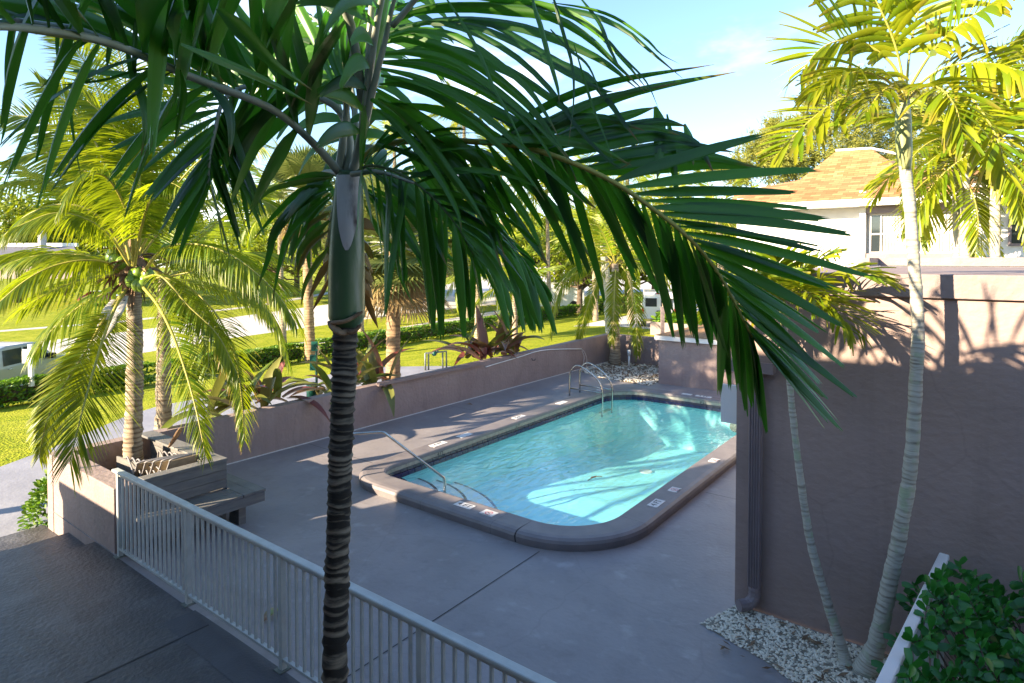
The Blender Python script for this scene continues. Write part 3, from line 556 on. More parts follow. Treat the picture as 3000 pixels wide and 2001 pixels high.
EY=23.1; ez=(YP(2500,603,EY).z+YP(2500,582,EY).z)/2; e0=YP(2500,604,EY).z; e1=YP(2500,583,EY).z; xl=YP(2140,0,EY).x; xr=10
mb=MB(); mb.b2(xl,xr,EY,EY+.08,e0,e1); mb.b2(xl,xl+.08,EY+.08,HY+8.5,e0,e1); mb.build('fascia',M['white'],hs)
mb=MB(); mb.b2(xl+.08,xr,EY+.08,HY-.005,e0+.02,e0+.05); mb.build('soffit',M['white'],hs)
K1=YP(2344,523,25.6);K2=YP(2650,508,25.6);R1=YP(2448,443,27.3);R2=YP(2552,437,27.3); kz=(K1.z+K2.z)/2; rz_=(R1.z+R2.z)/2
mb=MB(); yb_=36-25.6+25.6
mb.add([(xl,EY-.02,e1+.002),(xr,EY-.02,e1+.002),(xr,25.6,kz),(K2.x,25.6,kz),(K1.x,25.6,kz),(K1.x-2.6,26.2,kz-.25)],[(0,1,2,3,4,5)][0:0]+[(0,1,4,5),(1,2,3,4)])
mb.add([(K1.x,25.6,kz),(K2.x,25.6,kz),(R2.x,27.3,rz_),(R1.x,27.3,rz_)],[(0,1,2,3)]); 
rf=mb.build('roof',M['sh1'],hs)
mb=MB(); mb.add([(K2.x,25.6,kz),(K2.x+3.0,30,kz-.3),(R2.x,30,rz_),(R2.x,27.3,rz_),(K1.x,25.6,kz),(R1.x,27.3,rz_),(R1.x,30,rz_),(K1.x-2.6,30,kz-.25),(K2.x+6,25.6,kz-.02),(xl,EY-.02,e1+.002),(K1.x-2.6,26.2,kz-.25),(xl,32,e1)],[(0,1,2,3),(4,5,6,7),(3,2,6,5),(0,8,1),(9,10,7,11),(10,4,7)]); mb.build('roof_side',M['sh2'],rf)
mb=MB(); mb.tube([R1+Vector((0,0,.03)),R2+Vector((0,0,.03)),Vector((K2.x+2.0,28.5,kz+.2))],.05,6); mb.build('ridge_flashing',M['white'],rf)
# ================================================================= the block the photographer stands in (behind the camera; it throws the big shade)
ap=thing('apartment_block',(0,-5,0),'mauve two storey apartment block behind the viewpoint, shading the deck','building')
mb=MB(); mb.b2(-8.2,14,-9,-2.2,-.5,5.3); mb.build('wall',M['stucco'],ap)
mb=MB(); mb.b2(-8.3,14.3,-9.4,-1.0,5.3,5.62); mb.build('roof',M['sh2'],ap)
mb=MB(); mb.b2(-8.2,14.3,-2.19,-1.0,1.95,2.1); mb.b2(-8.25,-8.05,-2.19,-1.0,-.5,1.94); mb.b2(-8.25,-8.05,-2.19,-1.0,2.11,5.29); mb.build('walkway_slab',M['stucco'],ap)
lw=thing('shade_block',(-10.5,-5,0),'unseen mauve block added left of the apartment block to shape the shade on deck and pool','building')  # added out of view; its heights shape the shade on deck and pool
mb=MB(); mb.b2(-11.9,-9.96,-6,-1.2,-.5,2.0); mb.b2(-9.95,-8.3,-6,-1.2,-.5,3.18); mb.build('wall',M['stucco'],lw)
mb=MB(); mb.b2(-12.0,-9.96,-6.2,-1.1,2.0,2.12); mb.build('roof',M['woodroof'],lw)
# ================================================================= RAILINGS
rl=thing('deck_railing',(-4.7,3.06,0),'long grey metal picket railing between the walkway and pool deck','railing')
mb=MB(); mb.b2(-8.42,-.9,3.02,3.10,1.02,1.055); mb.build('top_rail',M['rail'],rl,bevel=.01)
mb=MB(); mb.b2(-8.30,-.9,3.045,3.075,.99,1.018); mb.build('sub_rail',M['rail'],rl)
mb=MB(); mb.b2(-8.30,-.9,3.04,3.08,.09,.115); mb.build('bottom_rail',M['rail'],rl)
pk=None
for i in range(5):
    mb=MB(); x=-8.30+1.72*i; mb.b2(x-.025,x+.025,3.035,3.085,.0,1.018); p_=mb.build('post',M['rail'],rl)
    mb=MB(); mb.b2(x-.05,x+.05,3.00,3.12,.001,.012); mb.build('base_plate',M['pipe'],p_)
    for k in range(1,16):
        xx=x+1.72*k/16
        if xx>-1: continue
        if pk is None: mb=MB(); mb.b2(-.011,.011,3.049,3.071,.116,.989); pk=mb.build('picket',M['rail'],rl); base=pk; pk.matrix_parent_inverse=Matrix.Translation((4.7,-3.06,0)); pk.location=(xx,0,0)
        else: c=base.copy(); S.collection.objects.link(c); c.location=(xx,0,0)
r2=thing('side_railing',(-.35,5,0),'pale sloping railing beside the clusia shrub at lower right','railing')
A=Vector((-.25,6.44,1.06)); B=Vector((-.52,3.5,1.06))
mb=MB(); d=(B-A); mb.box((A+B)/2,(.075,d.length,.05),rz=math.atan2(d.y,d.x)+math.pi/2); mb.build('top_rail',M['white'],r2,bevel=.012)
for k in range(8):
    p=A.lerp(B,.02+k*.125); mb=MB(); mb.box((p.x,p.y,.53),(.035,.035,1.0)); mb.build('picket',M['rail'],r2)
# ================================================================= GRAVEL
def cgravel(name,poly,n,label,lo,hi,z=0.0,seed=1):
    rr=random.Random(seed); mb=MB(); xs=[p[0] for p in poly]; ys=[p[1] for p in poly]
    def ins(x,y):
        c=False
        for i in range(len(poly)):
            (a,b),(c2,d)=poly[i-1],poly[i]
            if (b>y)!=(d>y) and x<(c2-a)*(y-b)/(d-b)+a: c=not c
        return c
    k=0
    while k<n:
        x=rr.uniform(min(xs),max(xs)); y=rr.uniform(min(ys),max(ys))
        if not ins(x,y): continue
        k+=1; r=rr.uniform(lo,hi); A_=Matrix.Rotation(rr.uniform(0,6.3),3,'Z')@Matrix.Rotation(rr.uniform(-.6,.6),3,'X'); c=Vector((x,y,z+r*.35))
        vs=[c+A_@Vector((a*r*rr.uniform(.6,1.1),b*r*rr.uniform(.5,.9),g*r*.55)) for a,b,g in ((1,0,0),(.3,1,.1),(-.8,.7,0),(-1,-.4,.1),(.2,-1,0),(.1,.1,1),(0,0,-1))]
        mb.add(vs,[(0,1,5),(1,2,5),(2,3,5),(3,4,5),(4,0,5),(1,0,6),(2,1,6),(3,2,6),(4,3,6),(0,4,6)])
    return mb.build(name,M['stone'],kind='stuff',label=label,cat='gravel')
gp=[(-2.02,6.5),(-2.2,5.95),(-1.55,5.75),(-1.0,5.45),(-.5,5.1),(-.3,4.6),(.4,4.6),(.4,6.5)]
mb=MB(); mb.poly([(x,y,.004) for x,y in gp]); mb.build('gravel_bed_soil',mat('gravel_dust',(.30,.27,.21),(.20,.17,.13),rough=.95,sc=20,bump=.6),kind='structure')
cgravel('gravel',gp,6500,'pale crushed stone bed along the foot of the mauve building',.010,.026)
gq=[(-10.5,17.3),(-9.4,16.6),(-7.6,16.4),(-7.56,19.6),(-10.5,19.6)]
mb=MB(); mb.poly([(x,y,.004) for x,y in gq]); mb.build('far_bed_soil',mat('leafy_soil',(.26,.20,.14),(.15,.09,.05),rough=.95,sc=6,bump=.6),kind='structure')
cgravel('gravel',gq,1300,'pale stones with brown leaves in the far corner bed by the palm',.025,.06,seed=3)
rl_=random.Random(8); mb=MB()
for i in range(240):
    x=rl_.uniform(-10.3,-7.7); y=rl_.uniform(17.2,19.4); a=rl_.uniform(0,6.3); s=rl_.uniform(.05,.16); c=Vector((x,y,.05+rl_.uniform(0,.04))); u=Vector((math.cos(a),math.sin(a),rl_.uniform(-.3,.3)))*s; v=Vector((-math.sin(a),math.cos(a),.2))*s*.3
    mb.add([c-u,c+v,c+u,c-v],[(0,1,2,3)])
mb.build('leaf_litter',M['dried'],kind='stuff',label='brown dead palm leaf bits scattered over the far stone bed',cat='leaf litter')
rl_=random.Random(9); mb=MB()
for i in range(70):
    x=rl_.uniform(-1.9,.2); y=rl_.uniform(5.6,6.45); a=rl_.uniform(0,6.3); s=rl_.uniform(.02,.07); c=Vector((x,y,.035)); u=Vector((math.cos(a),math.sin(a),.1))*s; v=Vector((-math.sin(a),math.cos(a),.2))*s*.3
    mb.add([c-u,c+v,c+u,c-v],[(0,1,2,3)])
mb.build('leaf_litter',M['dried'],kind='stuff',label='small brown leaf scraps on the pale stones by the mauve building',cat='leaf litter')
# bits on the deck
t=thing('fallen_leaf',G(1373,1184,.01),'reddish dry leaf lying on the deck near the garden wall','leaf'); p=G(1373,1184,.012)
mb=MB(); mb.add([p+Vector(v) for v in ((-.13,-.03,0),(0,-.05,.03),(.14,.0,.0),(.0,.05,.03))],[(0,1,3),(1,2,3)]); mb.build('blade',M['dried'],t)
t=thing('fallen_sheath',G(800,1805,.02),'green and pink fallen palm bract on the deck behind the railing','palm bract')
a=G(768,1822,.02);b=G(824,1784,.02)
mb=MB(); mb.tube(cr([a,a.lerp(b,.5)+Vector((0,0,.05)),b],8),[.01,.03,.045,.05,.05,.045,.035,.01],6,sq=.3); mb.build('bract',mat('bract_green',(.25,.35,.12),(.35,.15,.14),rough=.5,sc=7),t,True)
# ================================================================= PALM LEAVES
Z=Vector((0,0,1))
def prof_sharp(t): return min(1,.35+2.2*t) if t<.3 else max(.04,1-((t-.3)/.7)**1.6)
def prof_blunt(t): return min(1,.25+2.6*t) if t<.3 else 1-.62*((t-.3)/.7)**2.2
def leaflet(mb,p,d,wdir,Ln,W,droop,n=6,fold=.25,prof=prof_sharp,tint=.5,dry=0,cs=(-1,0,1),drop_from=0,kink=None,drytip=0):
    d=d.normalized(); p=Vector(p); vs=[];fs=[];col=[]; m=len(cs)
    for i in range(n+1):
        t=i/n; w=W*prof(t)/2; wv=wdir-d*wdir.dot(d)
        if wv.length<1e-4: wv=d.orthogonal()
        wv.normalize(); nr=wv.cross(d)
        if nr.z<0: nr=-nr
        for j,c in enumerate(cs):
            off=abs(c)*fold if m==3 else fold*(.0,.75,.25,1.1,.25,.75,.0)[j]*.6 if m==7 else abs(c)*fold
            e=0
            if m>3 and i==n: e=(R.random()-.35)*W*.9
            vs.append(p+wv*(w*c)+nr*(off*w)+d*e); dr=dry+ (drytip if t>.8 else 0); col.append((tint,(c+1)/2,min(1,dr),1))
        f=1.0 if t>=drop_from else 0
        k=droop*f/n
        if kink and abs(t-kink[0])<.5/n: k+=kink[1]
        d=(d-Z*k); d.normalize(); p=p+d*(Ln/n)
    for i in range(n):
        for j in range(m-1): a=i*m+j; fs.append((a,a+1,a+m+1,a+m))
    mb.add(vs,fs,col)
def frond(name,pts,parent,leafm,rachm,nl=26,L=(.7,.7),W=.05,ang=(70,25),elev=.25,droop=.8,t0=.15,up=None,r=(.02,.004),lprof=None,n=6,cs=(-1,0,1),fold=.25,prof=prof_sharp,dry=0,jit=.12,drytip=0,kinkp=0,flat=.6,tint=(0,1),local=False,skip=(0,0),sparse=(0,0)):
    """pts = midrib; L=(length left, length right); ang = leaflet angle to the midrib at base and tip"""
    K=max(nl+6,24); P=cr(pts,K); mb=MB(); rr=[r[0]+(r[1]-r[0])*(i/(K-1))**.8 for i in range(K)]
    mb.mi=1; mb.tube(P,rr,6,col=(.5,.5,dry*.5,1),sq=.75); mb.mi=0
    T=(P[1]-P[0]).normalized(); U=up if up else Z; U=(U-T*U.dot(T)); U=U.normalized() if U.length>1e-3 else T.orthogonal().normalized()
    Us=[];Ts=[]
    for i in range(K):
        T=(P[min(i+1,K-1)]-P[max(i-1,0)]).normalized(); U=(U-T*U.dot(T)).normalized(); Us.append(U.copy()); Ts.append(T)
    for s in range(nl):
        t=t0+(1-t0)*(s+.5)/nl; x=t*(K-1); i=min(int(x),K-2); f=x-i; p=P[i].lerp(P[i+1],f); T=Ts[i]; U=Us[i]; Sd=T.cross(U); q_=(s+.5)/nl
        a=math.radians(ang[0]+(ang[1]-ang[0])*q_**1.3); ll=lprof(q_) if lprof else (.55+.45*math.sin(min(1,q_*2.2)*math.pi/2))*(1-.55*max(0,q_-.55)/.45)
        for sg,Lx in ((-1,L[0]),(1,L[1])):
            if Lx<=0 or (sg==skip[0] and q_<skip[1]) or (sg==sparse[0] and R.random()<sparse[1]): continue
            aj=a+R.gauss(0,jit); d=Sd*sg*math.sin(aj)+T*math.cos(aj)+U*(elev+R.gauss(0,jit))
            Lq=Lx*ll*R.uniform(.86,1.1); kk=(R.uniform(.35,.7),R.uniform(1,2.2)) if R.random()<kinkp else None
            wd=(T*flat+U*(1-flat)*(-sg if 0 else 1)*.6+Sd*R.gauss(0,.12))
            leaflet(mb,p,d,wd,Lq,W*R.uniform(.8,1.15)*(1-.35*q_),droop*R.uniform(.7,1.35),n,fold,prof,R.uniform(*tint),min(1,dry*R.uniform(.6,1.3)),cs,kink=kk,drytip=drytip*R.random())
    o=mb.build(name,[leafm,rachm],None,True)
    if parent is not None: attach(o,parent)
    return o
def arch(az,el,Ln,bend,n=12,side=0,c=(0,0,0)):   # midrib bending over under its weight, in the thing's own space
    p=Vector(c); d=Vector((math.cos(az)*math.cos(el),math.sin(az)*math.cos(el),math.sin(el))); out=[p.copy()]
    sd=Vector((-math.sin(az),math.cos(az),0))
    for i in range(n): d=(d-Z*(bend*(.25+1.5*i/n)/n)+sd*side/n).normalized(); p=p+d*(Ln/n); out.append(p.copy())
    return out
def ringtrunk(name,pts,r,m,parent,ringstep=.06,n=14,bulge=.07,k=None,cap=True,flare=0):
    P0=cr(pts,60); tot=sum((P0[i+1]-P0[i]).length for i in range(59)); K=max(20,int(tot/ringstep)*3); P=cr(pts,K); rr=[];cl=[];phs=[]
    while len(phs)<K: phs+=[0]+[1]*R.choice((0,1,1,2))+[2]
    for i in range(K):
        t=i/(K-1); x=t*(len(r)-1); a=min(int(x),len(r)-2); q=r[a]+(r[a+1]-r[a])*(x-a); ph=phs[i]; rr.append(q*(1+(bulge if ph==0 else (-bulge*.6 if ph==2 else 0))*R.uniform(.3,1.3)))
    mb=MB(); 
    base=len(mb.v); mb.tube(P,rr,n,cap)
    for i in range(K):
        for j in range(n):
            mb.c[i*n+j]=(1.0 if phs[i]==2 else (0.35 if phs[i]==1 else 0.0),0,0,1)
            v=Vector(mb.v[i*n+j]); e=(noise.noise(v*9)*.13+noise.noise(v*25)*.07)*rr[i]; dv=(v-P[i]).normalized()*e; mb.v[i*n+j]=tuple(v+dv+Z*noise.noise(v*14+Vector((9,0,0)))*.018)
    return mb.build(name,m,parent,True)
TOC=lambda P,k=1.0: (CAM-Vector(P)).normalized()*k
def Dp(L): return [D(*a) for a in L]
# ================================================================= FOREGROUND PALM
fp=thing('palm_tree',(-2.37,1.79,0),'dark nearby palm with ringed trunk, green crownshaft and drooping broad leaflets filling the top','palm tree')
tk=[Vector((-2.33,1.76,0)),D(770,1568,2.88),D(778,1200,2.88),D(786,950,2.88),D(794,745,2.88)]
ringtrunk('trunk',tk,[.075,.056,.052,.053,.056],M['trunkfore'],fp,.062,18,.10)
cs_=[D(797,752,2.88),D(796,728,2.88),D(796,690,2.88),D(796,620,2.88),D(797,540,2.88),D(799,480,2.88),D(801,430,2.88),D(803,395,2.88)]
mb=MB(); mb.tube(cr(cs_,40),[ (lambda t: (.054+.028*min(1,t*7))*(1-.30*max(0,t-.45)/.55))(i/39) for i in range(40)],22,True); mb.build('crownshaft',M['shaft'],fp,True)
mb=MB(); ctr=D(800,600,2.88); c0=D(799,520,2.88); 
# pale papery sheath patch wrapping the front of the shaft
vs=[];fs=[]; rows=16
for i in range(rows+1):
    t=i/rows; y=405+(575-405)*t; c=D(801-5*t,y,2.88); hw=(1-t)**.7*.9+.08; rd=.0625+.0225*min(1,t*1.4)
    dirc=(CAM-c); dirc.z=0; dirc.normalize(); sd=Vector((-dirc.y,dirc.x,0))
    for j in range(9): a=(j/8-.5)*2*hw; vs.append(c+(dirc*math.cos(a)+sd*math.sin(a))*rd)
for i in range(rows):
    for j in range(8): a=i*9+j; fs.append((a,a+1,a+10,a+9))
mb.add(vs,fs); mb.build('sheath',M['sheath'],fp,True)
mb=MB(); 
for (a,b,w_) in (((757,742),(832,716),.020),((762,748),(800,762),.022),((800,762),(828,745),.02),((756,738),(785,765),.017)):
    mb.tube(cr([D(a[0],a[1],2.82),D((a[0]+b[0])/2,(a[1]+b[1])/2+8,2.79),D(b[0],b[1],2.82)],8),[w_*.6,w_,w_*1.1,w_,w_,w_*.9,w_,w_*.5],7,sq=.5)
mb.build('old_leaf_scar',M['dried'],fp,True)
K7=(-1,-.66,-.33,0,.33,.66,1); K5=(-1,-.5,0,.5,1)
def ff(pts,**k):
    P=Dp(pts); up=k.pop('up',None); cm=k.pop('tocam',None)
    if cm is not None: up=(TOC(P[len(P)//2])*cm+Z*(1-abs(cm))+(k.pop('upx',Vector((0,0,0)))))
    kw=dict(nl=22,W=.055,n=8,wk=1.35,cs=K7,fold=.35,prof=prof_blunt,r=(.022,.005),jit=.10,elev=.15,droop=.6); kw.update(k)
    kw['W']*=kw.pop('wk'); return frond('frond',P,fp,LF['fore'],kw.pop('rm',M['rachis_d']),up=up,**kw)
lp=lambda a,b,c:(lambda q:a+(b-a)*min(1,q/.35) if q<.35 else b+(c-b)*(q-.35)/.65)
# big right frond arching over the pool
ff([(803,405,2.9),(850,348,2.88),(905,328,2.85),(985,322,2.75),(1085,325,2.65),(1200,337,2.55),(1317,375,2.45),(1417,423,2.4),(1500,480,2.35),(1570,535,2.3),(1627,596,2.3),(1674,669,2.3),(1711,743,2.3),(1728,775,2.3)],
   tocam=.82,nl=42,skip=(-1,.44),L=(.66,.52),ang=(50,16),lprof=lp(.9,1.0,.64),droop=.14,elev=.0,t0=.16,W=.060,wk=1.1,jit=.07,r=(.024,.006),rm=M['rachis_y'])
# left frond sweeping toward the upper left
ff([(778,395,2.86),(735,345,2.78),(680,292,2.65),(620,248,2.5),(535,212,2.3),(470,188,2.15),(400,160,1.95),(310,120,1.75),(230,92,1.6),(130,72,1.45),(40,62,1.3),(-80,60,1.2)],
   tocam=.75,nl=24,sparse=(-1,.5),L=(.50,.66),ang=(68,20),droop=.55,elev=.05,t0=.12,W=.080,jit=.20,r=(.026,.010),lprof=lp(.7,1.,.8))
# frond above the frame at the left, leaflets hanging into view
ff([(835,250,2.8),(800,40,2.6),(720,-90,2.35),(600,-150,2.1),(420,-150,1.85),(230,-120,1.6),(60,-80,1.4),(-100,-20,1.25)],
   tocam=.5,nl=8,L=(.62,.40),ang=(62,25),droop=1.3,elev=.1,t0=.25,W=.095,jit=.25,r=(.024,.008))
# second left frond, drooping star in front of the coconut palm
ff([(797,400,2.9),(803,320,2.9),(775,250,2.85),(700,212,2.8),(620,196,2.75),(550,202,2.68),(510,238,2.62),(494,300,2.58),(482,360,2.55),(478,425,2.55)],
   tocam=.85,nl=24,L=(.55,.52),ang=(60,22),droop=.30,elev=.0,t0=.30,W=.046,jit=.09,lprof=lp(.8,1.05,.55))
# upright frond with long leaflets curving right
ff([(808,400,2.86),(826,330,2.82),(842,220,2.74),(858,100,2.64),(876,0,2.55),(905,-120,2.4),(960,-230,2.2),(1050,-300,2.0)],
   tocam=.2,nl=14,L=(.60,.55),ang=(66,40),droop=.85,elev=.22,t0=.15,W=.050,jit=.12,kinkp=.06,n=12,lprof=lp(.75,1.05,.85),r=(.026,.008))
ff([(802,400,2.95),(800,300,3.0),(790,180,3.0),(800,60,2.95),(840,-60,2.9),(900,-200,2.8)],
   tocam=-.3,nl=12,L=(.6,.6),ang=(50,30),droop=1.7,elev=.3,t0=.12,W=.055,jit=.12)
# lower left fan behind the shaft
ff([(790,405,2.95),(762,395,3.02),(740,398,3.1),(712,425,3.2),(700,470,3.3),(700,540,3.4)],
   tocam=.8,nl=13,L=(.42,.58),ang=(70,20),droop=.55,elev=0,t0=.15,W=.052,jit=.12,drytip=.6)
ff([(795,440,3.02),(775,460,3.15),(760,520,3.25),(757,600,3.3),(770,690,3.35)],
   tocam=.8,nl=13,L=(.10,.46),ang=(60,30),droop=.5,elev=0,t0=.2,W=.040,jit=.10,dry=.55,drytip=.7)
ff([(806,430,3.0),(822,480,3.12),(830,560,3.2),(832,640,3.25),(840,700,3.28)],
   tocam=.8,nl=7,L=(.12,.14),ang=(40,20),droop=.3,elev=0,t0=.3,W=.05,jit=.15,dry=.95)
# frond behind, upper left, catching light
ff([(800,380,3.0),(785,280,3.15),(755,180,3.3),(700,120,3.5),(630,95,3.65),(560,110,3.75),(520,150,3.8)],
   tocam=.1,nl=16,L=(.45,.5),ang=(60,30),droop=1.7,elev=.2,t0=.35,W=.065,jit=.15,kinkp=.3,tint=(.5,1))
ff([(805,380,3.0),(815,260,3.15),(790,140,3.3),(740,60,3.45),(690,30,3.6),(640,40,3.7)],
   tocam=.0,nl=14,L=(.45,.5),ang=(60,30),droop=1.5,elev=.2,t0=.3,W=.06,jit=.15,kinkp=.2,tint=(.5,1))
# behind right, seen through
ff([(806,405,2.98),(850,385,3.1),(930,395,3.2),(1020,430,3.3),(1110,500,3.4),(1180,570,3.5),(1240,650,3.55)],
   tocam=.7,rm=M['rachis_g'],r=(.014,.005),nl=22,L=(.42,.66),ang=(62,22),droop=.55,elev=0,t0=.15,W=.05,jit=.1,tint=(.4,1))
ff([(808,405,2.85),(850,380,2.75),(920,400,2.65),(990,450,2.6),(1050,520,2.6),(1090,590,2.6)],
   tocam=.6,nl=18,L=(.50,.62),ang=(50,20),droop=.8,elev=.1,t0=.05,rm=M['rachis_g'],r=(.012,.004),W=.042,jit=.13)
# loose long leaflets followed one by one: each is a spline with its own width
def leafpath(mb,pts,w,tint=.5,tilt=0,dry=0,blunt=False):
    n=16; P=cr(pts,n+1); vs=[];fs=[];col=[]; cs=(-1,-.6,-.25,0,.25,.6,1)
    for i in range(n+1):
        t=i/n; T=(P[min(i+1,n)]-P[max(i-1,0)]).normalized(); V=(CAM-P[i]).normalized(); W_=T.cross(V).normalized(); a=tilt+.5*math.sin(t*2.3+tilt*3); W_=(W_*math.cos(a)+V*math.sin(a)).normalized(); nr=T.cross(W_)
        q=(min(1,.3+3*t) if t<.3 else (1-.6*((t-.3)/.7)**2 if blunt else max(.03,1-((t-.3)/.7)**1.7)))*w/2
        for j,c in enumerate(cs):
            vs.append(P[i]+W_*(q*c)+nr*(q*(.45*abs(c)+(.12 if j%2 else 0)))); col.append((tint,(c+1)/2,min(1,dry+(.6 if t>.93 else 0)),1))
    m=len(cs)
    for i in range(n):
        for j in range(m-1): a=i*m+j; fs.append((a,a+1,a+m+1,a+m))
    mb.add(vs,fs,col)
def loose(rach,leaves,tr,depth,rr_=(.02,.006),up=None):
    mb=MB(); mb.mi=1; mb.tube(cr([D(*p) for p in rach],30),[rr_[0]+(rr_[1]-rr_[0])*i/29 for i in range(30)],8,col=(.5,.5,0,1)); mb.mi=0
    for L_ in leaves:
        w,pts=L_[0],L_[1]; d0,d1=L_[2] if len(L_)>2 else depth; k=len(pts); P=[]
        for i,(u,v) in enumerate(pts): x,y=tr(u,v); P.append(D(x,y,d0+(d1-d0)*i/(k-1)))
        leafpath(mb,P,w*1.22/2.351/1826*(d0+d1)/2,R.random(),R.uniform(-.6,.6),L_[3] if len(L_)>3 else 0)
    return mb.build('frond',[LF['fore'],M['rachis_d']],fp,True)
tB=lambda u,v:(783.7+u/3,v/3); tA=lambda u,v:(u/3,v/3)
R.seed(41)
loose([(808,400,2.86),(835,300,2.8),(860,190,2.7),(885,90,2.6),(905,0,2.5),(940,-90,2.4)],[
 (62,[(340,190),(520,90),(850,60),(1150,80),(1450,120),(1700,260),(1900,450),(2100,640)]),(50,[(350,110),(600,30),(1000,20),(1400,40),(1700,90),(1950,200),(2150,370),(2351,540)]),
 (60,[(300,260),(500,200),(750,230),(950,330),(1150,480),(1300,620),(1420,800),(1500,950)]),(62,[(280,300),(450,270),(700,330),(950,450),(1200,640),(1350,790),(1500,1000),(1600,1130)]),
 (55,[(290,365),(500,360),(750,410),(1000,560),(1250,760),(1450,960),(1560,1100)]),(60,[(270,470),(500,520),(750,620),(950,760),(1150,920),(1350,1100),(1550,1280),(1700,1420)]),
 (50,[(270,520),(450,560),(700,690),(950,880),(1150,1060),(1300,1230),(1400,1380)]),(52,[(260,580),(450,600),(700,690),(900,800),(1050,900)]),
 (70,[(250,680),(420,800),(600,1000),(750,1200),(900,1400),(1000,1560)]),(60,[(240,750),(380,850),(560,1050),(700,1250),(800,1450),(830,1590)]),
 (58,[(680,150),(900,170),(1150,260),(1400,400),(1600,520),(1800,620),(1870,630)]),(64,[(800,120),(1080,180),(1300,300),(1500,420),(1700,520),(1850,700),(1950,850),(2050,980)]),
 (50,[(360,60),(700,-30),(1100,0),(1500,70),(1760,220),(1950,420),(2110,620)]),(44,[(300,420),(600,440),(900,560),(1200,760),(1400,1000),(1480,1180)]),
 (46,[(330,220),(620,150),(900,210),(1200,380),(1450,620),(1650,900),(1900,1150),(2000,1100)]),(56,[(1050,800),(1300,900),(1600,880),(1900,940),(2140,1080)],(2.6,2.5)),
 ],tB,(2.68,2.35))
loose([(900,60,2.4),(1000,-40,2.3),(1150,-70,2.2),(1300,-60,2.1),(1420,-20,2.1)],[
 (44,[(1300,-100),(1340,60),(1380,180),(1430,380),(1490,600),(1500,700)]),(22,[(1440,-90),(1480,60),(1520,200),(1590,450),(1600,700),(1560,1020)]),
 (26,[(690,-60),(850,180),(970,400),(1050,600),(1150,780),(1230,950),(1350,1200)]),(34,[(1630,-40),(1780,150),(1850,330),(1920,470)]),(18,[(1450,20),(1700,60),(1900,130),(2100,270),(2200,370),(2330,440)]),
 (20,[(1500,60),(1750,200),(1950,400),(2100,560),(2190,760)]),(24,[(1440,200),(1560,330),(1700,450),(1800,680)]),(16,[(1600,300),(1720,700),(1800,900),(1870,1100)])],tB,(2.3,2.2),(.012,.004))
tD=lambda u,v:(u,v)
def w3(w): return w*3
loose([(985,322,2.78),(1150,330,2.62),(1300,368,2.5),(1400,415,2.44)],[(w3(w),p) for w,p in (
 (20,[(1140,330),(1250,250),(1400,190),(1640,148)]),(30,[(1190,335),(1300,270),(1450,210),(1690,165)]),(26,[(1165,330),(1270,270),(1380,225),(1560,190)]),
 (30,[(1220,338),(1330,290),(1440,262),(1506,246)]),(24,[(1503,244),(1513,290),(1514,360),(1509,414)]),(20,[(1530,262),(1538,330),(1548,410),(1560,478)]),
 (32,[(1250,345),(1360,305),(1500,278),(1578,290)]),(20,[(1572,284),(1590,330),(1592,380)]),(34,[(1280,358),(1400,322),(1520,304),(1600,330),(1640,400)]),
 (32,[(1310,372),(1430,345),(1560,330),(1690,350)]),(34,[(1340,385),(1460,362),(1600,352),(1740,385)]),(32,[(1370,398),(1500,380),(1650,374),(1800,398)]),
 (30,[(1100,325),(1200,310),(1350,330),(1450,380)]),(28,[(1130,328),(1250,285),(1380,270),(1480,300)]),(26,[(1200,336),(1350,300),(1480,288),(1560,310)]))],tD,(2.52,2.42),(.014,.006))
tC=lambda u,v:((996+u/1.146)/1.27605,v/1.146/1.27605)
loose([(808,400,2.8),(870,395,2.7),(950,420,2.6)],[(w*2.6,p) for w,p in (
 (28,[(100,330),(250,430),(400,560),(500,720),(560,880)]),(30,[(120,300),(300,420),(480,560),(620,720),(700,896)]),(34,[(150,420),(350,520),(520,640),(640,800),(700,896)]),(30,[(90,560),(200,640),(300,760),(360,896)]),
 (24,[(90,640),(180,720),(250,830),(290,900)]),(30,[(120,480),(260,520),(420,620),(500,760),(540,900)]),(34,[(250,480),(450,500),(620,600),(760,740),(860,896)]),(38,[(520,380),(640,480),(760,620),(860,700)]),
 (44,[(600,400),(750,560),(900,640),(1000,760),(1040,870)]),(36,[(140,350),(330,380),(520,470),(680,600),(800,690)]),(34,[(150,270),(350,300),(560,390),(740,520),(800,620)]),(32,[(140,210),(330,230),(540,330),(700,470),(800,640)]),
 (30,[(150,180),(350,160),(560,230),(740,350),(900,470)]),(30,[(170,90),(380,60),(620,90),(860,190),(1000,300)]))],tC,(2.72,2.5),(.014,.006))
loose([(520,212,2.32),(400,162,2.0),(250,100,1.75),(60,64,1.38)],[(w,p) for w,p in (
 (100,[(-60,60),(200,120),(500,230),(900,330)]),(110,[(-60,0),(300,60),(700,200),(1100,400)]),(120,[(200,-40),(500,60),(900,250),(1300,500)]),(120,[(400,-40),(800,120),(1150,330),(1450,540)]),
 (110,[(600,-40),(950,120),(1250,330),(1500,540)]),(110,[(750,-60),(1050,120),(1300,330),(1560,580)]),(80,[(100,130),(600,250),(1000,370),(1400,470)]),(100,[(-60,110),(100,60),(400,30),(800,100)]),(90,[(0,160),(300,150),(700,230),(1200,380)]),(90,[(1500,60),(1700,250),(1900,450),(2150,620)]),(70,[(1250,300),(1550,420),(1850,560),(2150,720)]))],tA,(1.75,2.25),(.012,.01))
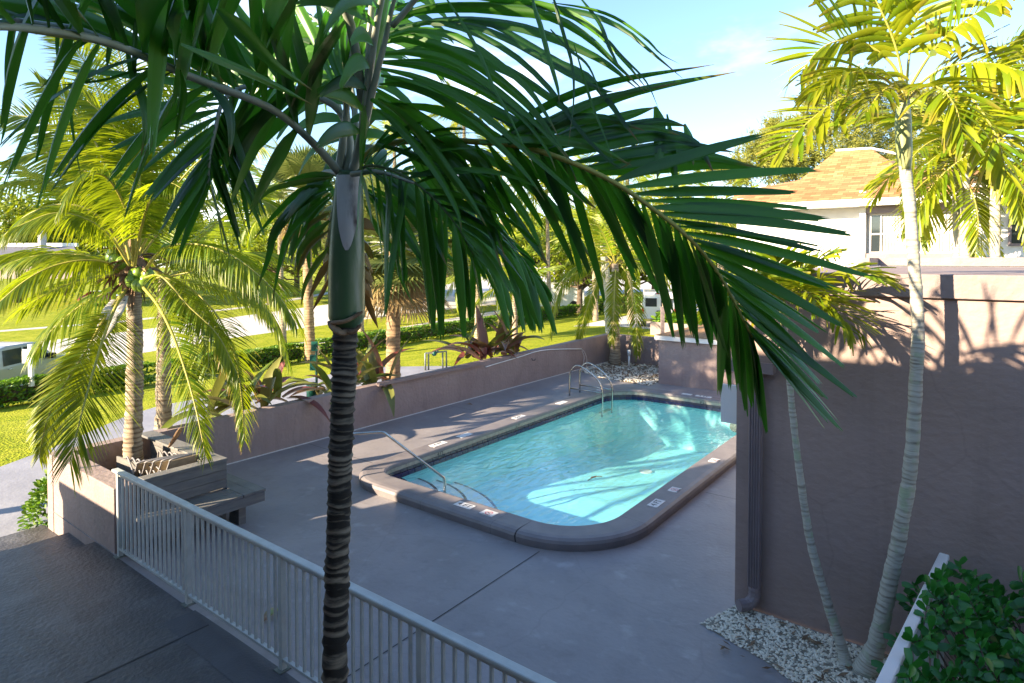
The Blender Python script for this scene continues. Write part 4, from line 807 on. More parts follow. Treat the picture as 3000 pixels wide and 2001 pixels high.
loose([(778,390,2.9),(790,300,2.85),(800,200,2.8),(810,80,2.75),(830,-60,2.7)],[
 (60,[(2000,-40),(2060,60),(2160,250),(2260,480),(2320,640)]),(75,[(2180,-40),(2230,150),(2290,380),(2351,560),(2380,760)]),(60,[(2351,0),(2330,200),(2340,420),(2390,600)]),
 (44,[(1680,320),(1850,310),(2050,400),(2250,540)]),(46,[(1700,370),(1900,470),(2100,560),(2300,620),(2400,700)]),(40,[(1200,560),(1360,530),(1700,560),(2000,590),(2351,700)]),(20,[(1830,760),(1950,690),(2150,600),(2320,550)]),
 (120,[(1130,-60),(1250,150),(1400,350),(1600,560),(1650,600)],(2.2,2.6)),(130,[(1440,-60),(1500,150),(1600,350),(1700,520),(1745,700)],(2.2,2.6)),(90,[(1010,-40),(1150,150),(1330,330),(1480,520)],(2.1,2.5))],tA,(2.9,2.75))
loose([(835,290,2.8),(845,180,2.75),(850,60,2.7),(860,-60,2.65)],[
 (90,[(330,-40),(280,250),(230,500),(190,720),(150,1000),(130,1300)]),(50,[(260,-20),(200,200),(110,450),(60,620),(80,800)]),(60,[(180,-40),(120,150),(60,350),(10,560)]),(55,[(60,-40),(30,150),(20,350),(40,600)])],tB,(2.7,2.78),(.02,.012))
loose([(250,95,1.8),(180,70,1.7),(110,60,1.6),(40,50,1.5)],[
 (52,[(170,-60),(110,150),(70,400),(55,620),(40,830)]),(36,[(700,230),(560,290),(430,400),(380,500),(260,630)]),(40,[(960,-40),(940,250),(930,450),(925,560)]),(72,[(870,300),(930,500),(1000,700),(1010,880),(970,1080)]),
 (42,[(1240,480),(1260,650),(1230,850),(1200,1000)]),(26,[(640,540),(540,590),(490,700),(510,950),(570,1280)]),(80,[(1450,600),(1560,700),(1600,850),(1580,1080)]),(26,[(400,590),(700,560),(900,500),(1200,430)]),(30,[(410,180),(400,300),(395,430)]),(36,[(800,0),(770,200),(745,380),(738,480)])],tA,(1.9,1.9),(.012,.010))
tE=lambda u,v:((650+u/2.766)/1.27605,(400+v/2.766)/1.27605)
dE=(2.98,3.1)
loose([(790,405,2.96),(770,400,3.0),(752,405,3.05),(738,418,3.1)],[(44,[(900,320),(700,320),(450,380)]),(36,[(900,330),(600,380),(350,470),(150,745)],dE,.2),(50,[(890,400),(650,450),(450,620),(250,840)]),(54,[(890,420),(600,560),(430,750),(370,1000),(280,1250)]),
 (54,[(880,470),(700,640),(550,800),(480,1000),(400,1380)]),(40,[(900,480),(760,640),(650,800),(560,1000)]),(40,[(870,620),(720,720),(650,830)],dE,.5),(44,[(870,680),(720,820),(630,950),(610,1090)],dE,.15),(44,[(870,760),(720,900),(640,1040),(610,1130)],dE,.6),
 (44,[(865,900),(760,1060),(680,1200),(640,1380)],dE,.3),(40,[(865,1000),(780,1160),(700,1330)],dE,.9),(36,[(862,1150),(800,1280),(730,1420)],dE,1),(50,[(1140,1230),(1180,1330),(1240,1480)],dE,1),(44,[(1130,1250),(1200,1400),(1270,1560)],dE,1),
 (54,[(1170,470),(1280,620),(1400,820),(1480,1060),(1500,1250)]),(50,[(1180,430),(1400,600),(1550,850),(1640,1060),(1780,1280)]),(42,[(1190,400),(1450,560),(1650,800),(1850,980),(2040,1120)]),(40,[(1160,560),(1260,760),(1390,950),(1450,1150),(1570,1400)])],tE,dE,(.014,.008))
# ================================================================= RIGHT-HAND TWIN PALMS
def Y(u,v,y): return YP(u*1.27605,v*1.27605,y)
def gold(pts,parent,**k):
    kw=dict(nl=26,W=.056,n=6,cs=(-1,0,1),fold=.3,prof=prof_blunt,r=(.016,.004),jit=.13,elev=.3,droop=.55,L=(.5,.5),t0=.2,ang=(60,22),drytip=.5,kinkp=.08); kw.update(k)
    return frond('frond',pts,parent,LF['gold'],M['rachis_y'],**kw)
tp=thing('palm_tree',(-.78,6.1,0),'tall white-ringed palm with sunlit yellow-green crown in front of the mauve building','palm tree','slender palms by the mauve building')
P=[Vector((-.80,6.12,-.02)),Y(2012,1480,6.12),Y(2040,1350,6.12),Y(2070,1200,6.1),Y(2092,1060,6.08),Y(2103,860,6.05),Y(2108,760,6.03),Y(2098,600,6.0),Y(2086,450,5.97),Y(2077,380,5.95)]
ringtrunk('trunk',P,[.11,.072,.062,.056,.052,.049,.047,.045,.043,.042],M['trunkwhite'],tp,.045,14,.035)
c_=[Y(2078,390,5.95),Y(2076,350,5.95),Y(2074,300,5.95),Y(2074,250,5.95),Y(2077,205,5.95)]
mb=MB(); mb.tube(cr(c_,24),[.041+.018*math.sin(min(1,i/8)*math.pi/2)-.026*max(0,i-14)/10 for i in range(24)],14); mb.build('crownshaft',M['shafty'],tp,True)
C1=Y(2077,215,5.95)
def yy(L_): return [Y(a,b,c) for a,b,c in L_]
gold(yy([(2080,215,5.9),(2050,150,5.8),(2000,108,5.7),(1960,92,5.6),(1910,98,5.5),(1870,125,5.45),(1835,175,5.4)]),tp,L=(.42,.52),nl=22,up=Z+TOC(C1,.6),t0=.22,droop=.25,elev=.25)
gold(yy([(2078,230,5.9),(2010,212,5.75),(1940,222,5.6),(1880,260,5.5),(1825,310,5.4),(1780,360,5.35)]),tp,L=(.45,.42),nl=24,up=Z+TOC(C1,.8),droop=.3)
gold(yy([(2078,225,5.85),(2030,180,5.6),(1975,165,5.35),(1920,180,5.15),(1870,215,5.0)]),tp,L=(.4,.4),nl=22,up=Z+TOC(C1,.3),droop=.9,kinkp=.2)
gold(yy([(2079,225,6.0),(2040,190,6.2),(1980,170,6.4),(1920,185,6.55),(1860,230,6.6)]),tp,L=(.45,.45),nl=20,droop=.5) if 0 else None
gold(yy([(2078,210,5.9),(2060,120,5.8),(2030,40,5.7),(1990,-30,5.6),(1930,-70,5.5)]),tp,L=(.5,.5),nl=20,up=TOC(C1)+Z*.2,droop=.5)
gold(yy([(2080,205,5.95),(2090,110,5.95),(2110,20,5.95),(2135,-60,5.9),(2180,-120,5.8)]),tp,L=(.5,.5),nl=22,up=TOC(C1),droop=.6)
gold(yy([(2080,215,5.9),(2140,120,5.8),(2200,60,5.7),(2260,20,5.6),(2310,-10,5.5)]),tp,L=(.42,.42),nl=20,up=Z+TOC(C1,.6),droop=.7)
gold(yy([(2080,220,5.9),(2150,165,5.75),(2220,145,5.6),(2300,150,5.5),(2380,180,5.4)]),tp,L=(.40,.42),nl=24,up=Z+TOC(C1,.7),droop=.7,kinkp=.25)
gold(yy([(2080,225,5.9),(2140,190,5.75),(2200,200,5.6),(2250,250,5.5),(2290,320,5.4),(2310,400,5.4)]),tp,L=(.5,.46),nl=24,up=Z+TOC(C1,.8),droop=.35)
gold(yy([(2080,230,5.85),(2120,200,5.5),(2160,205,5.3),(2195,250,5.15),(2210,320,5.05)]),tp,L=(.40,.42),nl=20,up=Z+TOC(C1,.6),droop=.6)
gold(yy([(2078,230,5.85),(2050,200,5.5),(2020,215,5.3),(1990,260,5.1)]),tp,L=(.34,.34),nl=18,up=Z+TOC(C1,.3),droop=1.0,kinkp=.2)
sp=thing('palm_tree',(-.95,6.12,0),'short thin palm leaning left from the shared base, crown low against the mauve wall','palm tree','slender palms by the mauve building')
P=[Vector((-.93,6.10,-.02)),Y(1935,1495,6.14),Y(1905,1400,6.18),Y(1862,1250,6.2),Y(1838,1100,6.2),Y(1820,950,6.2),Y(1811,850,6.2),Y(1803,790,6.2),Y(1800,740,6.2)]
ringtrunk('trunk',P,[.075,.048,.040,.035,.032,.030,.029,.028,.027],M['trunkwhite'],sp,.04,12,.035)
C2=Y(1798,690,6.2)
mb=MB(); mb.tube(cr([P[-1]-Vector((0,0,.03)),Y(1799,720,6.2),C2],12),[.028,.034,.038,.04,.04,.038,.036,.034,.03,.028,.025,.02],12); mb.build('crownshaft',M['shafty'],sp,True)
for (az,el,Ln,bd_,L_) in ((200,35,.85,1.3,.34),(175,60,.62,1.0,.28),(235,20,.8,1.3,.36),(150,45,.6,1.1,.26),(-10,38,.9,1.2,.36),(-35,15,.9,1.5,.38),(10,60,.62,1.0,.28),(-62,30,.8,1.5,.36),(-110,25,.6,1.6,.34),(60,60,.45,.8,.22),(-85,65,.6,1.3,.30),(215,-8,.5,1.2,.28)):
    if az in (150,60,10): pass
    gold(arch(math.radians(az),math.radians(el),Ln,bd_,side=R.uniform(-.2,.2),c=C2),sp,L=(L_*1.12,L_*1.12),nl=24,W=.046,droop=.55,r=(.010,.003),n=5)
# ================================================================= GENERIC PALMS (shared leaves, every frond its own object)
def frond_mesh(kind,seed,Ln,bend,L_,W_,nl,leafm,rachm,droop,prof=prof_sharp,elev=.2,ang=(68,25),n=5,dry=0,r=(.03,.006)):
    R.seed(seed); o=frond('frond',arch(0,0,Ln,bend,14),None,leafm,rachm,nl=nl,L=(L_,L_),W=W_,droop=droop,n=n,prof=prof,elev=elev,ang=ang,dry=dry,t0=.14,r=r,jit=.07,flat=.5,drytip=.25); me=o.data; bpy.data.objects.remove(o); return me
COCO=[frond_mesh('c',11+i,1.0,.5+.45*i,.30,.018,54,LF['coco'],M['rachis_y'],1.1+.2*i,r=(.012,.003)) for i in range(3)]
GOLDM=[frond_mesh('g',31+i,1.0,.8+.5*i,.34,.034,26,LF['gold'],M['rachis_y'],.6,prof_blunt,r=(.014,.003)) for i in range(3)]
YCO=[frond_mesh('y',51+i,1.0,.7+.6*i,.30,.020,44,LF['gold'],M['rachis_y'],1.2,r=(.012,.003)) for i in range(3)]
def fan_mesh(seed,dry=0):
    R.seed(seed); mb=MB(); mb.mi=1; mb.tube([(0,0,0),(.25,0,.02),(.5,0,0)],.008,5); mb.mi=0
    c=Vector((.5,0,0))
    for k in range(34):
        a=math.radians(-125+250*k/33); d=Vector((math.cos(a),math.sin(a),.12+.25*math.cos(a*2)*.3)); leaflet(mb,c,d,Vector((-math.sin(a),math.cos(a),0)),R.uniform(.46,.56),.034,R.uniform(.5,1.1),6,.3,lambda t:min(1,.5+t*2) if t<.5 else max(.05,1-(t-.5)/.5),R.random(),dry,drop_from=.45)
    return mb.mesh('fan_leaf',[LF['sabal'],M['rachis_d']],True)
FAN=[fan_mesh(5),fan_mesh(6),fan_mesh(7)]; FAND=[fan_mesh(8,.8),fan_mesh(9,1.0)]
def crown(parent,c,meshes,n,size,el=(75,-35),seed=1,spread=None,cw=1.0,name='frond'):
    rr=random.Random(seed); c=Vector(c)
    for i in range(n):
        t=(i+.5)/n; e=math.radians(el[0]+(el[1]-el[0])*t+rr.uniform(-7,7)); az=i*2.39996+rr.uniform(-.25,.25)
        o=bpy.data.objects.new(name,meshes[min(len(meshes)-1,int(t*len(meshes)*.999))]); S.collection.objects.link(o); o.parent=parent
        s=size*rr.uniform(.85,1.1)*(1 if t>.15 else .85); o.scale=(s,s,s); o.rotation_euler=(rr.uniform(-.35,.35),-e,az); o.location=c-parent.location
def palm(name,base,top,r0,r1,label,meshes,n,size,tm,group,seed,el=(80,-35),lean=(0,0),shaft=None,ring=.09,nuts=0,cat='palm tree'):
    base=Vector(base);top=Vector(top); t=thing(name,base,label,cat,group); mid=base.lerp(top,.5)+Vector((lean[0],lean[1],0))
    R.seed(seed); ringtrunk('trunk',[base,mid,top],[r0*1.35,r0,(r0+r1)/2,r1],tm,t,ring,10,.05)
    if shaft: mb=MB(); mb.tube(cr([top-Z*.02,top+Z*shaft*.5,top+Z*shaft],8),[r1,r1*1.4,r1*1.5,r1*1.45,r1*1.35,r1*1.2,r1,r1*.8],10); mb.build('crownshaft',M['shafty'],t,True)
    crown(t,top+Z*((shaft or 0)*.95),meshes,n,size,el,seed)
    if nuts:
        rr=random.Random(seed)
        for i in range(nuts):
            a=rr.uniform(0,6.3); mb=MB(); mb.ball(top+Vector((math.cos(a)*r1*2.2,math.sin(a)*r1*2.2,-.12-rr.uniform(0,.25))),.11,8,6,(1,1,1.2)); mb.build('coconut',M['coconut'],t,True)
    return t
BG='palms on the lawn and along the road'
# ---- the near coconut palm, fronds placed one by one
cp=thing('palm_tree',(-10.1,3.95,.42),'coconut palm with green nuts growing in the planter corner at left','palm tree',BG)
cb=XP(393,1345,-10.12); 
def cD(u,v,dd=0): # a point dd metres nearer than the crown's distance
    return D(u,v,9.25-dd)
P=[Vector((-10.16,3.95,.40)),D(305,1040,9.35),D(307,950,9.35),D(309,850,9.35),D(310,770,9.32),D(308,700,9.3),D(306,650,9.28)]
ringtrunk('trunk',P,[.155,.125,.118,.112,.106,.100,.10],M['trunkcoco'],cp,.055,16,.04)
CC=D(306,610,9.25)
mb=MB(); mb.tube(cr([D(307,665,9.26),D(305,625,9.26),D(304,585,9.26),D(306,545,9.26)],10),[.10,.14,.17,.19,.18,.16,.13,.1,.07,.04],12); mb.build('leaf_base_bundle',M['dried'],cp,True)
R.seed(5)
mb=MB()
for i in range(48):
    a=R.uniform(0,6.3); e=R.uniform(-1.1,.9); d=Vector((math.cos(a)*math.cos(e),math.sin(a)*math.cos(e),math.sin(e))); leaflet(mb,CC+d*.08+Z*R.uniform(-.25,.1),d,Vector((-math.sin(a),math.cos(a),.2)),R.uniform(.25,.55),R.uniform(.06,.12),1.2,5,.6,prof_sharp,.5,1)
mb.build('dry_fibre',M['dried'],cp)
mb=MB(); mb.tube(cr([D(262,690,9.0),D(243,722,8.8),D(225,770,8.7),D(212,812,8.65)],10),[.05,.07,.08,.075,.07,.06,.05,.04,.03,.015],8,sq=.4); mb.build('dead_petiole',M['sheath'],cp,True)
mb=MB(); mb.tube(cr([D(290,680,8.95),D(265,730,8.7),D(242,770,8.6),D(225,800,8.6)],10),[.03,.06,.07,.065,.06,.05,.04,.03,.02,.01],8,sq=.4); mb.build('dead_petiole',M['sheath'],cp,True)
def cf(pts,**k):
    kw=dict(nl=88,W=.036,n=6,r=(.028,.006),jit=.05,elev=.1,droop=1.0,L=(.62,.62),t0=.17,ang=(68,28),drytip=.2); kw.update(k); up=kw.pop('up',Z)
    return frond('frond',[cD(*p) for p in pts],cp,LF['coco'],M['rachis_y'],up=up,**kw)
T1=TOC(CC)
cf([(292,640,0),(250,605,.3),(190,598,.6),(120,612,.8),(50,650,1.),(-30,720,1.1)],droop=1.5,up=Z+T1*.5,L=(.5,.85),jit=.035)
cf([(292,630,-.1),(240,600,-.2),(180,585,-.3),(100,585,-.3),(20,605,-.3),(-60,650,-.3)],droop=1.5,L=(.5,.75))
cf([(288,665,.2),(262,712,.7),(238,775,1.2),(215,850,1.7),(190,940,2.1),(160,1060,2.4)],droop=.35,up=T1*1.0+Z*.2,L=(.85,.75),t0=.2,W=.040,ang=(58,22),jit=.04)
cf([(280,675,.2),(240,730,.5),(200,800,.8),(150,880,1.0),(110,960,1.1),(90,1050,1.1)],droop=.7,up=T1*.6+Z*.3,L=(.5,.45),W=.040,dry=.05)
cf([(325,655,.3),(362,700,.8),(395,765,1.2),(425,850,1.6),(450,940,1.9),(472,1045,2.1)],droop=.5,up=T1*1.0,L=(.50,.50),ang=(50,20),W=.040)
cf([(320,640,.2),(370,575,.5),(430,560,.7),(500,572,.8),(570,612,.9),(640,680,.9),(680,745,.9)],droop=1.5,up=Z+T1*.4,L=(.85,.55),jit=.035)
cf([(325,640,.1),(390,640,.3),(450,672,.4),(505,735,.5),(540,820,.5),(556,930,.5),(560,1010,.5)],droop=.9,up=Z+T1*.5,L=(.62,.5),drytip=.9)
cf([(325,630,-.2),(400,600,-.3),(480,605,-.4),(560,650,-.5),(625,730,-.5),(660,830,-.5)],droop=1.3,L=(.75,.6))
cf([(325,640,.2),(370,635,.6),(430,700,.8),(500,770,.9),(545,860,1.0)],droop=1.1,L=(.5,.5),up=Z+T1*.3)
cf([(300,600,0),(262,480,.1),(215,380,.2),(150,310,.3),(70,270,.4),(-20,265,.4)],droop=.6,up=T1*.8+Z*.3,L=(.6,.6))
cf([(300,600,-.2),(240,500,-.3),(170,440,-.4),(90,415,-.5),(0,430,-.5),(-80,480,-.5)],droop=.9,L=(.6,.6))
cf([(303,590,0),(285,460,0),(262,330,.1),(228,215,.2),(180,120,.3),(120,60,.4)],droop=.5,up=T1+Z*.1,L=(.6,.6))
cf([(306,590,-.1),(305,440,-.2),(300,300,-.2),(285,170,-.2),(250,60,-.1),(190,-30,0)],droop=.5,up=T1,L=(.55,.55))
cf([(308,590,0),(335,450,0),(365,330,-.1),(400,230,-.1),(450,150,-.2),(520,110,-.2)],droop=.6,up=T1+Z*.1,L=(.6,.6))
cf([(312,600,0),(360,500,.1),(410,420,.2),(470,360,.3),(540,330,.3),(610,340,.3)],droop=.8,up=Z+T1*.6,L=(.6,.6))
cf([(312,605,-.2),(370,530,-.4),(440,480,-.5),(520,450,-.6),(600,460,-.6),(670,500,-.6)],droop=1.0,L=(.65,.65))
cf([(298,610,.3),(250,540,.6),(190,500,.9),(120,490,1.1),(40,520,1.2)],droop=1.2,up=Z+T1*.4,L=(.6,.6))
cf([(306,610,.4),(300,520,.9),(270,440,1.3),(230,400,1.6),(180,420,1.8),(140,480,1.9)],droop=1.3,up=Z+T1*.4,L=(.55,.55))
cf([(308,610,.4),(325,520,.9),(350,450,1.3),(385,420,1.6),(430,440,1.8)],droop=1.3,up=Z+T1*.4,L=(.55,.55))
cf([(305,600,.2),(320,480,.3),(322,350,.4),(340,240,.5),(375,150,.5)],droop=.7,up=T1,L=(.55,.5))
cf([(300,600,.3),(270,480,.4),(230,350,.5),(170,250,.6),(90,190,.7)],droop=.8,up=T1+Z*.3,L=(.55,.6))
cf([(304,600,-.1),(275,500,-.1),(225,420,-.1),(160,370,-.1),(90,350,-.1),(20,370,-.1)],droop=.7,up=T1+Z*.4,L=(.65,.65))
cf([(304,600,-.3),(290,480,-.5),(250,400,-.6),(190,340,-.7),(110,330,-.8)],droop=.7,up=Z+T1*.6,L=(.6,.6))
cf([(306,600,-.2),(330,480,-.4),(375,400,-.6),(440,330,-.8),(510,300,-1.)],droop=.7,up=Z+T1*.6,L=(.6,.6))
cf([(306,600,.1),(312,480,.2),(300,380,.4),(262,290,.6),(200,230,.7)],droop=.7,up=T1+Z*.3,L=(.6,.6))
cf([(306,600,-.1),(345,490,-.1),(395,420,0),(455,400,.1),(520,420,.1),(570,480,.1)],droop=1.1,up=Z+T1*.6,L=(.65,.6))
cf([(300,610,.1),(255,530,.2),(200,480,.3),(130,470,.4),(60,495,.4),(0,550,.4)],droop=1.3,up=Z+T1*.4,L=(.7,.7))
for k,(u,v,dd) in enumerate(((318,628,.22),(340,632,.22),(302,645,.24),(316,655,.28),(328,657,.3),(334,645,.24),(308,632,.2),(265,598,.1),(262,580,.05),(270,612,.12),(257,592,.0),(383,574,-.2),(280,604,.15))):
    mb=MB(); mb.ball(cD(u,v,dd),.085,10,8,(1,1,1.2)); mb.build('coconut',M['coconut'],cp,True)
# ---- second coconut palm, right behind it on the far side of the wall
b=XP(478,1290,-12.4)
palm('palm_tree',(b.x,b.y,-.44),D(376,640,12.0),.14,.10,'coconut palm standing right behind the nut-bearing palm, beyond the wall','%s'and COCO,16,2.7,M['trunkcoco'],BG,3,(70,-30))
# ---- sabal palm
def sabal(base,top,r,label,seed,n=26,size=1.5,fruit=True):
    t=thing('sabal_palm',base,label,'palm tree',BG); base=Vector(base);top=Vector(top); R.seed(seed)
    ringtrunk('trunk',[base,base.lerp(top,.5),top],[r*1.15,r,r*.97,r*1.05],M['trunksabal'],t,.11,14,.03); crown(t,top,FAN,n,size,(80,-40),seed,name='fan_leaf'); crown(t,top-Z*.1,FAND,9,size*.95,(-45,-75),seed+5,name='dead_fan_leaf'); return t
b=XP(1150,1110,-12.6); d_=(Vector((b.x,b.y,CAMH))-CAM).dot(_v)
sabal((b.x,b.y,-.44),D(905,560,d_),.185,'sabal palm with orange-lit thick trunk just behind the garden wall',4,40,2.5)
q=D(700,440,27); sabal((q.x+.3,q.y,GZ(q.x)),q,.2,'fan palm rising behind the left side of the dark trunk',14,30,2.6)
q=D(985,590,45); sabal((q.x+.3,q.y,GZ(q.x)),q,.22,'fan palm in the middle distance right of the orange-lit trunk',15,26,2.6)
# ---- small coconut palms right of centre
d_=22; b=G(1512,1085,-.44) 
palm('palm_tree',(*XP(1512,1085,-14).xy,-.44),D(1180,655,(Vector((*XP(1512,1085,-14).xy,CAMH))-CAM).dot(_v)+.2),.11,.08,'small coconut palm with a nut cluster behind the purple bromeliad','x'and COCO,11,1.9,M['trunkcoco'],BG,23,(75,-35),nuts=9)
palm('palm_tree',(*XP(1398,980,-19.5).xy,-.56),D(1098,600,(Vector((*XP(1398,980,-19.5).xy,CAMH))-CAM).dot(_v)),.12,.09,'slim coconut palm left of the small nut-bearing one',YCO,13,2.7,M['trunkcoco'],BG,24,(75,-40))
# ---- coconut palm in the far gravel corner
b=G(1802,1070,0); d_=(Vector((b.x,b.y,CAMH))-CAM).dot(_v)
t5=palm('palm_tree',(b.x,b.y,0),D(1412,605,d_-.3),.145,.11,'coconut palm in the gravel corner at the end of the garden wall',YCO,9,2.3,M['trunkcoco'],BG,25,(80,5))
def yf(pts,**k):
    kw=dict(nl=70,W=.050,n=6,r=(.030,.008),jit=.06,elev=.1,droop=1.0,L=(.7,.7),t0=.12,ang=(60,25),drytip=.7); kw.update(k); up=kw.pop('up',Z)
    return frond('frond',[D(a,b_,d_-c) for a,b_,c in pts],t5,LF['gold'],M['rachis_y'],up=up,**kw)
T5=TOC(D(1412,605,d_)); R.seed(9)
yf([(1415,605,.2),(1412,640,.6),(1410,690,.8),(1408,740,1.0),(1405,790,1.0)],up=T5,droop=.5,L=(.55,.55))
yf([(1420,600,.2),(1445,640,.5),(1458,700,.7),(1462,760,.8),(1464,815,.9)],up=T5+Z*.2,droop=.8,L=(.65,.65))
yf([(1405,600,.0),(1370,650,.2),(1350,700,.3),(1335,750,.4),(1325,790,.4)],up=T5+Z*.4,droop=1.0,L=(.5,.5))
yf([(1400,600,0),(1340,620,.1),(1295,650,.2),(1275,700,.2),(1300,770,.2)][:4]+[(1265,770,.2)],up=Z+T5*.5,droop=1.4,L=(.6,.5))
yf([(1425,600,0),(1490,600,.3),(1545,640,.5),(1580,700,.5),(1595,745,.5)],up=Z+T5*.4,droop=1.5,L=(.8,.6))
yf([(1420,590,0),(1470,540,.2),(1530,530,.3),(1590,560,.4),(1640,620,.4)],up=Z+T5*.4,droop=1.2,L=(.7,.6))
mb=MB()
for i in range(16):
    a=R.uniform(0,6.3); e=R.uniform(-1.1,.6); d=Vector((math.cos(a)*math.cos(e),math.sin(a)*math.cos(e),math.sin(e))); leaflet(mb,D(1412,600,d_)+d*.08,d,Vector((-math.sin(a),math.cos(a),.2)),R.uniform(.25,.5),R.uniform(.06,.12),1.2,5,.6,prof_sharp,.5,1)
mb.build('dry_fibre',M['dried'],t5)
palm('palm_tree',(*XP(1790,950,-16.5).xy,-.44),D(1385,560,(Vector((*XP(1790,950,-16.5).xy,CAMH))-CAM).dot(_v)),.24,.2,'stout white-trunked palm on the lawn behind the corner palm',YCO,16,3.2,M['trunkwhite'],BG,26,(75,-20))
# ---- far palms
for i,(u,v,dd,gx_,lab,ms,sz) in enumerate((
    (1065,275,48,0,'tall distant coconut palm showing above the others against the sky',YCO,3.6),
    (820,415,42,0,'distant palm behind the dark trunk, right of the fan palm',YCO,3.4),
    (640,470,36,0,'leafy coconut palm behind the left frond tips, over the road',COCO,3.2),
    (1255,440,50,0,'yellow palm in the distance under the big right frond',YCO,4.0),
    (1520,470,34,0,'yellow palm above the white van',YCO,3.4),
    (1650,500,30,0,'yellow palm left of the white house',YCO,3.0),
    (905,330,46,0,'distant yellow palm crown right of the dark trunk, high up',YCO,3.4),
    (1000,430,52,0,'distant palm crown below the tallest one',COCO,3.6),
    (1150,400,46,0,'distant yellow palm behind the right frond leaflets',YCO,3.6),
    (1360,420,44,0,'distant yellow palm above the corner palm',YCO,3.6),
    (1440,400,40,0,'distant yellow palm nearest the house gable',YCO,3.2))):
    top=D(u,v,dd); gz=GZ(top.x); palm('palm_tree',(top.x+.3,top.y,gz),top,.16,.12,lab,ms,16,sz,M['trunkcoco'],BG,60+i,(75,-35))
palm('palm_tree',(-14.6,-2.2,-.44),(-14.4,-2.2,8.0),.13,.10,'tall unseen coconut palm added outside the left edge of the view to shade the pump house',COCO,34,2.6,M['trunkcoco'],BG,99,(75,-45))  # added out of view so that its crown shades the pump house wall
# ---- palms in front of the white house
for i,(u,v,bx,lab,sz,n_) in enumerate(((2216,395,2222,'golden palm before the house window, left one of the two behind the parapet',2.6,15),(2286,400,2288,'golden palm right of the window, behind the brown parapet',2.6,15))):
    yb_=18.5; top=Y(u,v,yb_); bs=Y(bx,600,yb_)
    palm('palm_tree',(bs.x,bs.y,0),top,.12,.10,lab,GOLDM,n_,sz,M['trunkwhite'],'golden palms before the white house',80+i,(70,-45),shaft=.8,ring=.12)
bs=Y(2208,600,18.8); palm('palm_tree',(bs.x,bs.y,0),Y(2195,440,19.0),.10,.08,'thin golden palm leaning close to the left of the house window palm',GOLDM,12,2.2,M['trunkwhite'],'golden palms before the white house',83,(60,-45),shaft=.5,ring=.12)
# ================================================================= BROADLEAF TREES, HEDGES, SHRUBS
def leafblob(mb,c,rad,n,ls,rr,flatb=.5,shell=.55):
    for _ in range(n):
        while 1:
            v=Vector((rr.uniform(-1,1),rr.uniform(-1,1),rr.uniform(-flatb,1)))
            if v.length<1 and v.length>shell*rr.random(): break
        p=c+Vector((v.x*rad[0],v.y*rad[1],v.z*rad[2])); a=Vector((rr.gauss(0,1),rr.gauss(0,1),rr.gauss(.5,1))).normalized(); b=a.orthogonal().normalized(); b.rotate(Matrix.Rotation(rr.uniform(0,6.3),3,a)) if 0 else None
        t=a.cross(b); s=ls*rr.uniform(.6,1.3); tv=rr.random()
        mb.add([p-b*s*.5,p+t*s*.28,p+b*s*.5,p-t*s*.28],[(0,1,2,3)],(tv,.5,0,1))
def tree_meshes(seed,H,Rr,ncl,nleaf,ls):
    rr=random.Random(seed); tm=MB(); cm=MB(); tm.tube(cr([(0,0,-.2),(.1,0,H*.25),(0,.1,H*.5)],8),[H*.035*(1-.5*i/7) for i in range(8)],8)
    for k in range(ncl):
        a=rr.uniform(0,6.3); q=math.sqrt(rr.random()); z=H*(.38+.55*rr.random()*(1-.4*q)); c=Vector((math.cos(a)*q*Rr*.8,math.sin(a)*q*Rr*.8,z)); s=Rr*rr.uniform(.22,.42)
        tm.tube(cr([(0,0,H*rr.uniform(.2,.45)),c*.5+Vector((0,0,z*.2)),c],6),[H*.014,H*.012,H*.01,H*.008,H*.005,H*.002],5)
        leafblob(cm,c,(s,s,s*.75),nleaf,ls,rr,1,.5)
    return tm.mesh('trunk',M['bark'],True),cm.mesh('crown',LF['broad'])
TREES=[tree_meshes(1,6,3.2,34,170,.26),tree_meshes(2,7.5,3.6,38,170,.28),tree_meshes(3,4.5,2.8,26,170,.22)]
def btree(x,y,k,s,label,group='broadleaf trees beyond the road',rz=0):
    t=thing('leafy_tree',(x,y,GZ(x)),label,'tree',group,rz); t.scale=(s,s,s)
    for nm,me in zip(('trunk','crown'),TREES[k]): o=bpy.data.objects.new(nm,me); S.collection.objects.link(o); o.parent=t
def bt(u,v,dep,k,s,label):
    s*=1.9  # v unused: stands on the yard
    p=D(u,620,dep); btree(p.x,p.y,k,s,label,rz=dep)
for u,dep,k,s,lab in ((40,70,1,1.0,'dark tree above the grey roof at far left'),(150,84,0,1.25,'broad tree second from the left behind the grey roof'),(260,74,2,1.3,'low bushy tree behind the near coconut trunk'),(420,82,1,.95,'tree behind the right fronds of the near coconut palm'),
    (560,72,0,1.0,'round tree left of the dark trunk beyond the road'),(680,84,2,1.5,'wide tree beyond the road, touching the dark trunk'),(880,78,0,1.0,'tree behind the orange-lit sabal trunk'),(980,64,2,1.15,'bushy tree beyond the road, left of the slim coconut'),
    (1090,80,1,1.0,'tall tree behind the slim coconut palm'),(1180,66,2,1.2,'bush-like tree behind the small nut-bearing palm'),(1280,84,0,1.2,'tree behind the side-on white van'),(1370,72,2,1.4,'low tree right of the side-on white van'),
    (1440,62,2,1.1,'sunlit bushy tree behind the corner palm crown'),(1500,58,2,1.2,'yellow-green bush left of the rear-facing van'),(1580,66,0,1.0,'tree above the roof of the rear-facing van'),(1660,70,1,.85,'tree left of the white house gable'),(830,52,2,1.2,'bushy tree just beyond the road right of the dark trunk'),(1330,56,0,.8,'yellow-green tree left of the corner palm'),(620,66,2,1.1,'bushy tree left of the dark trunk near the road')):
    bt(u,0,dep,k,s,lab)
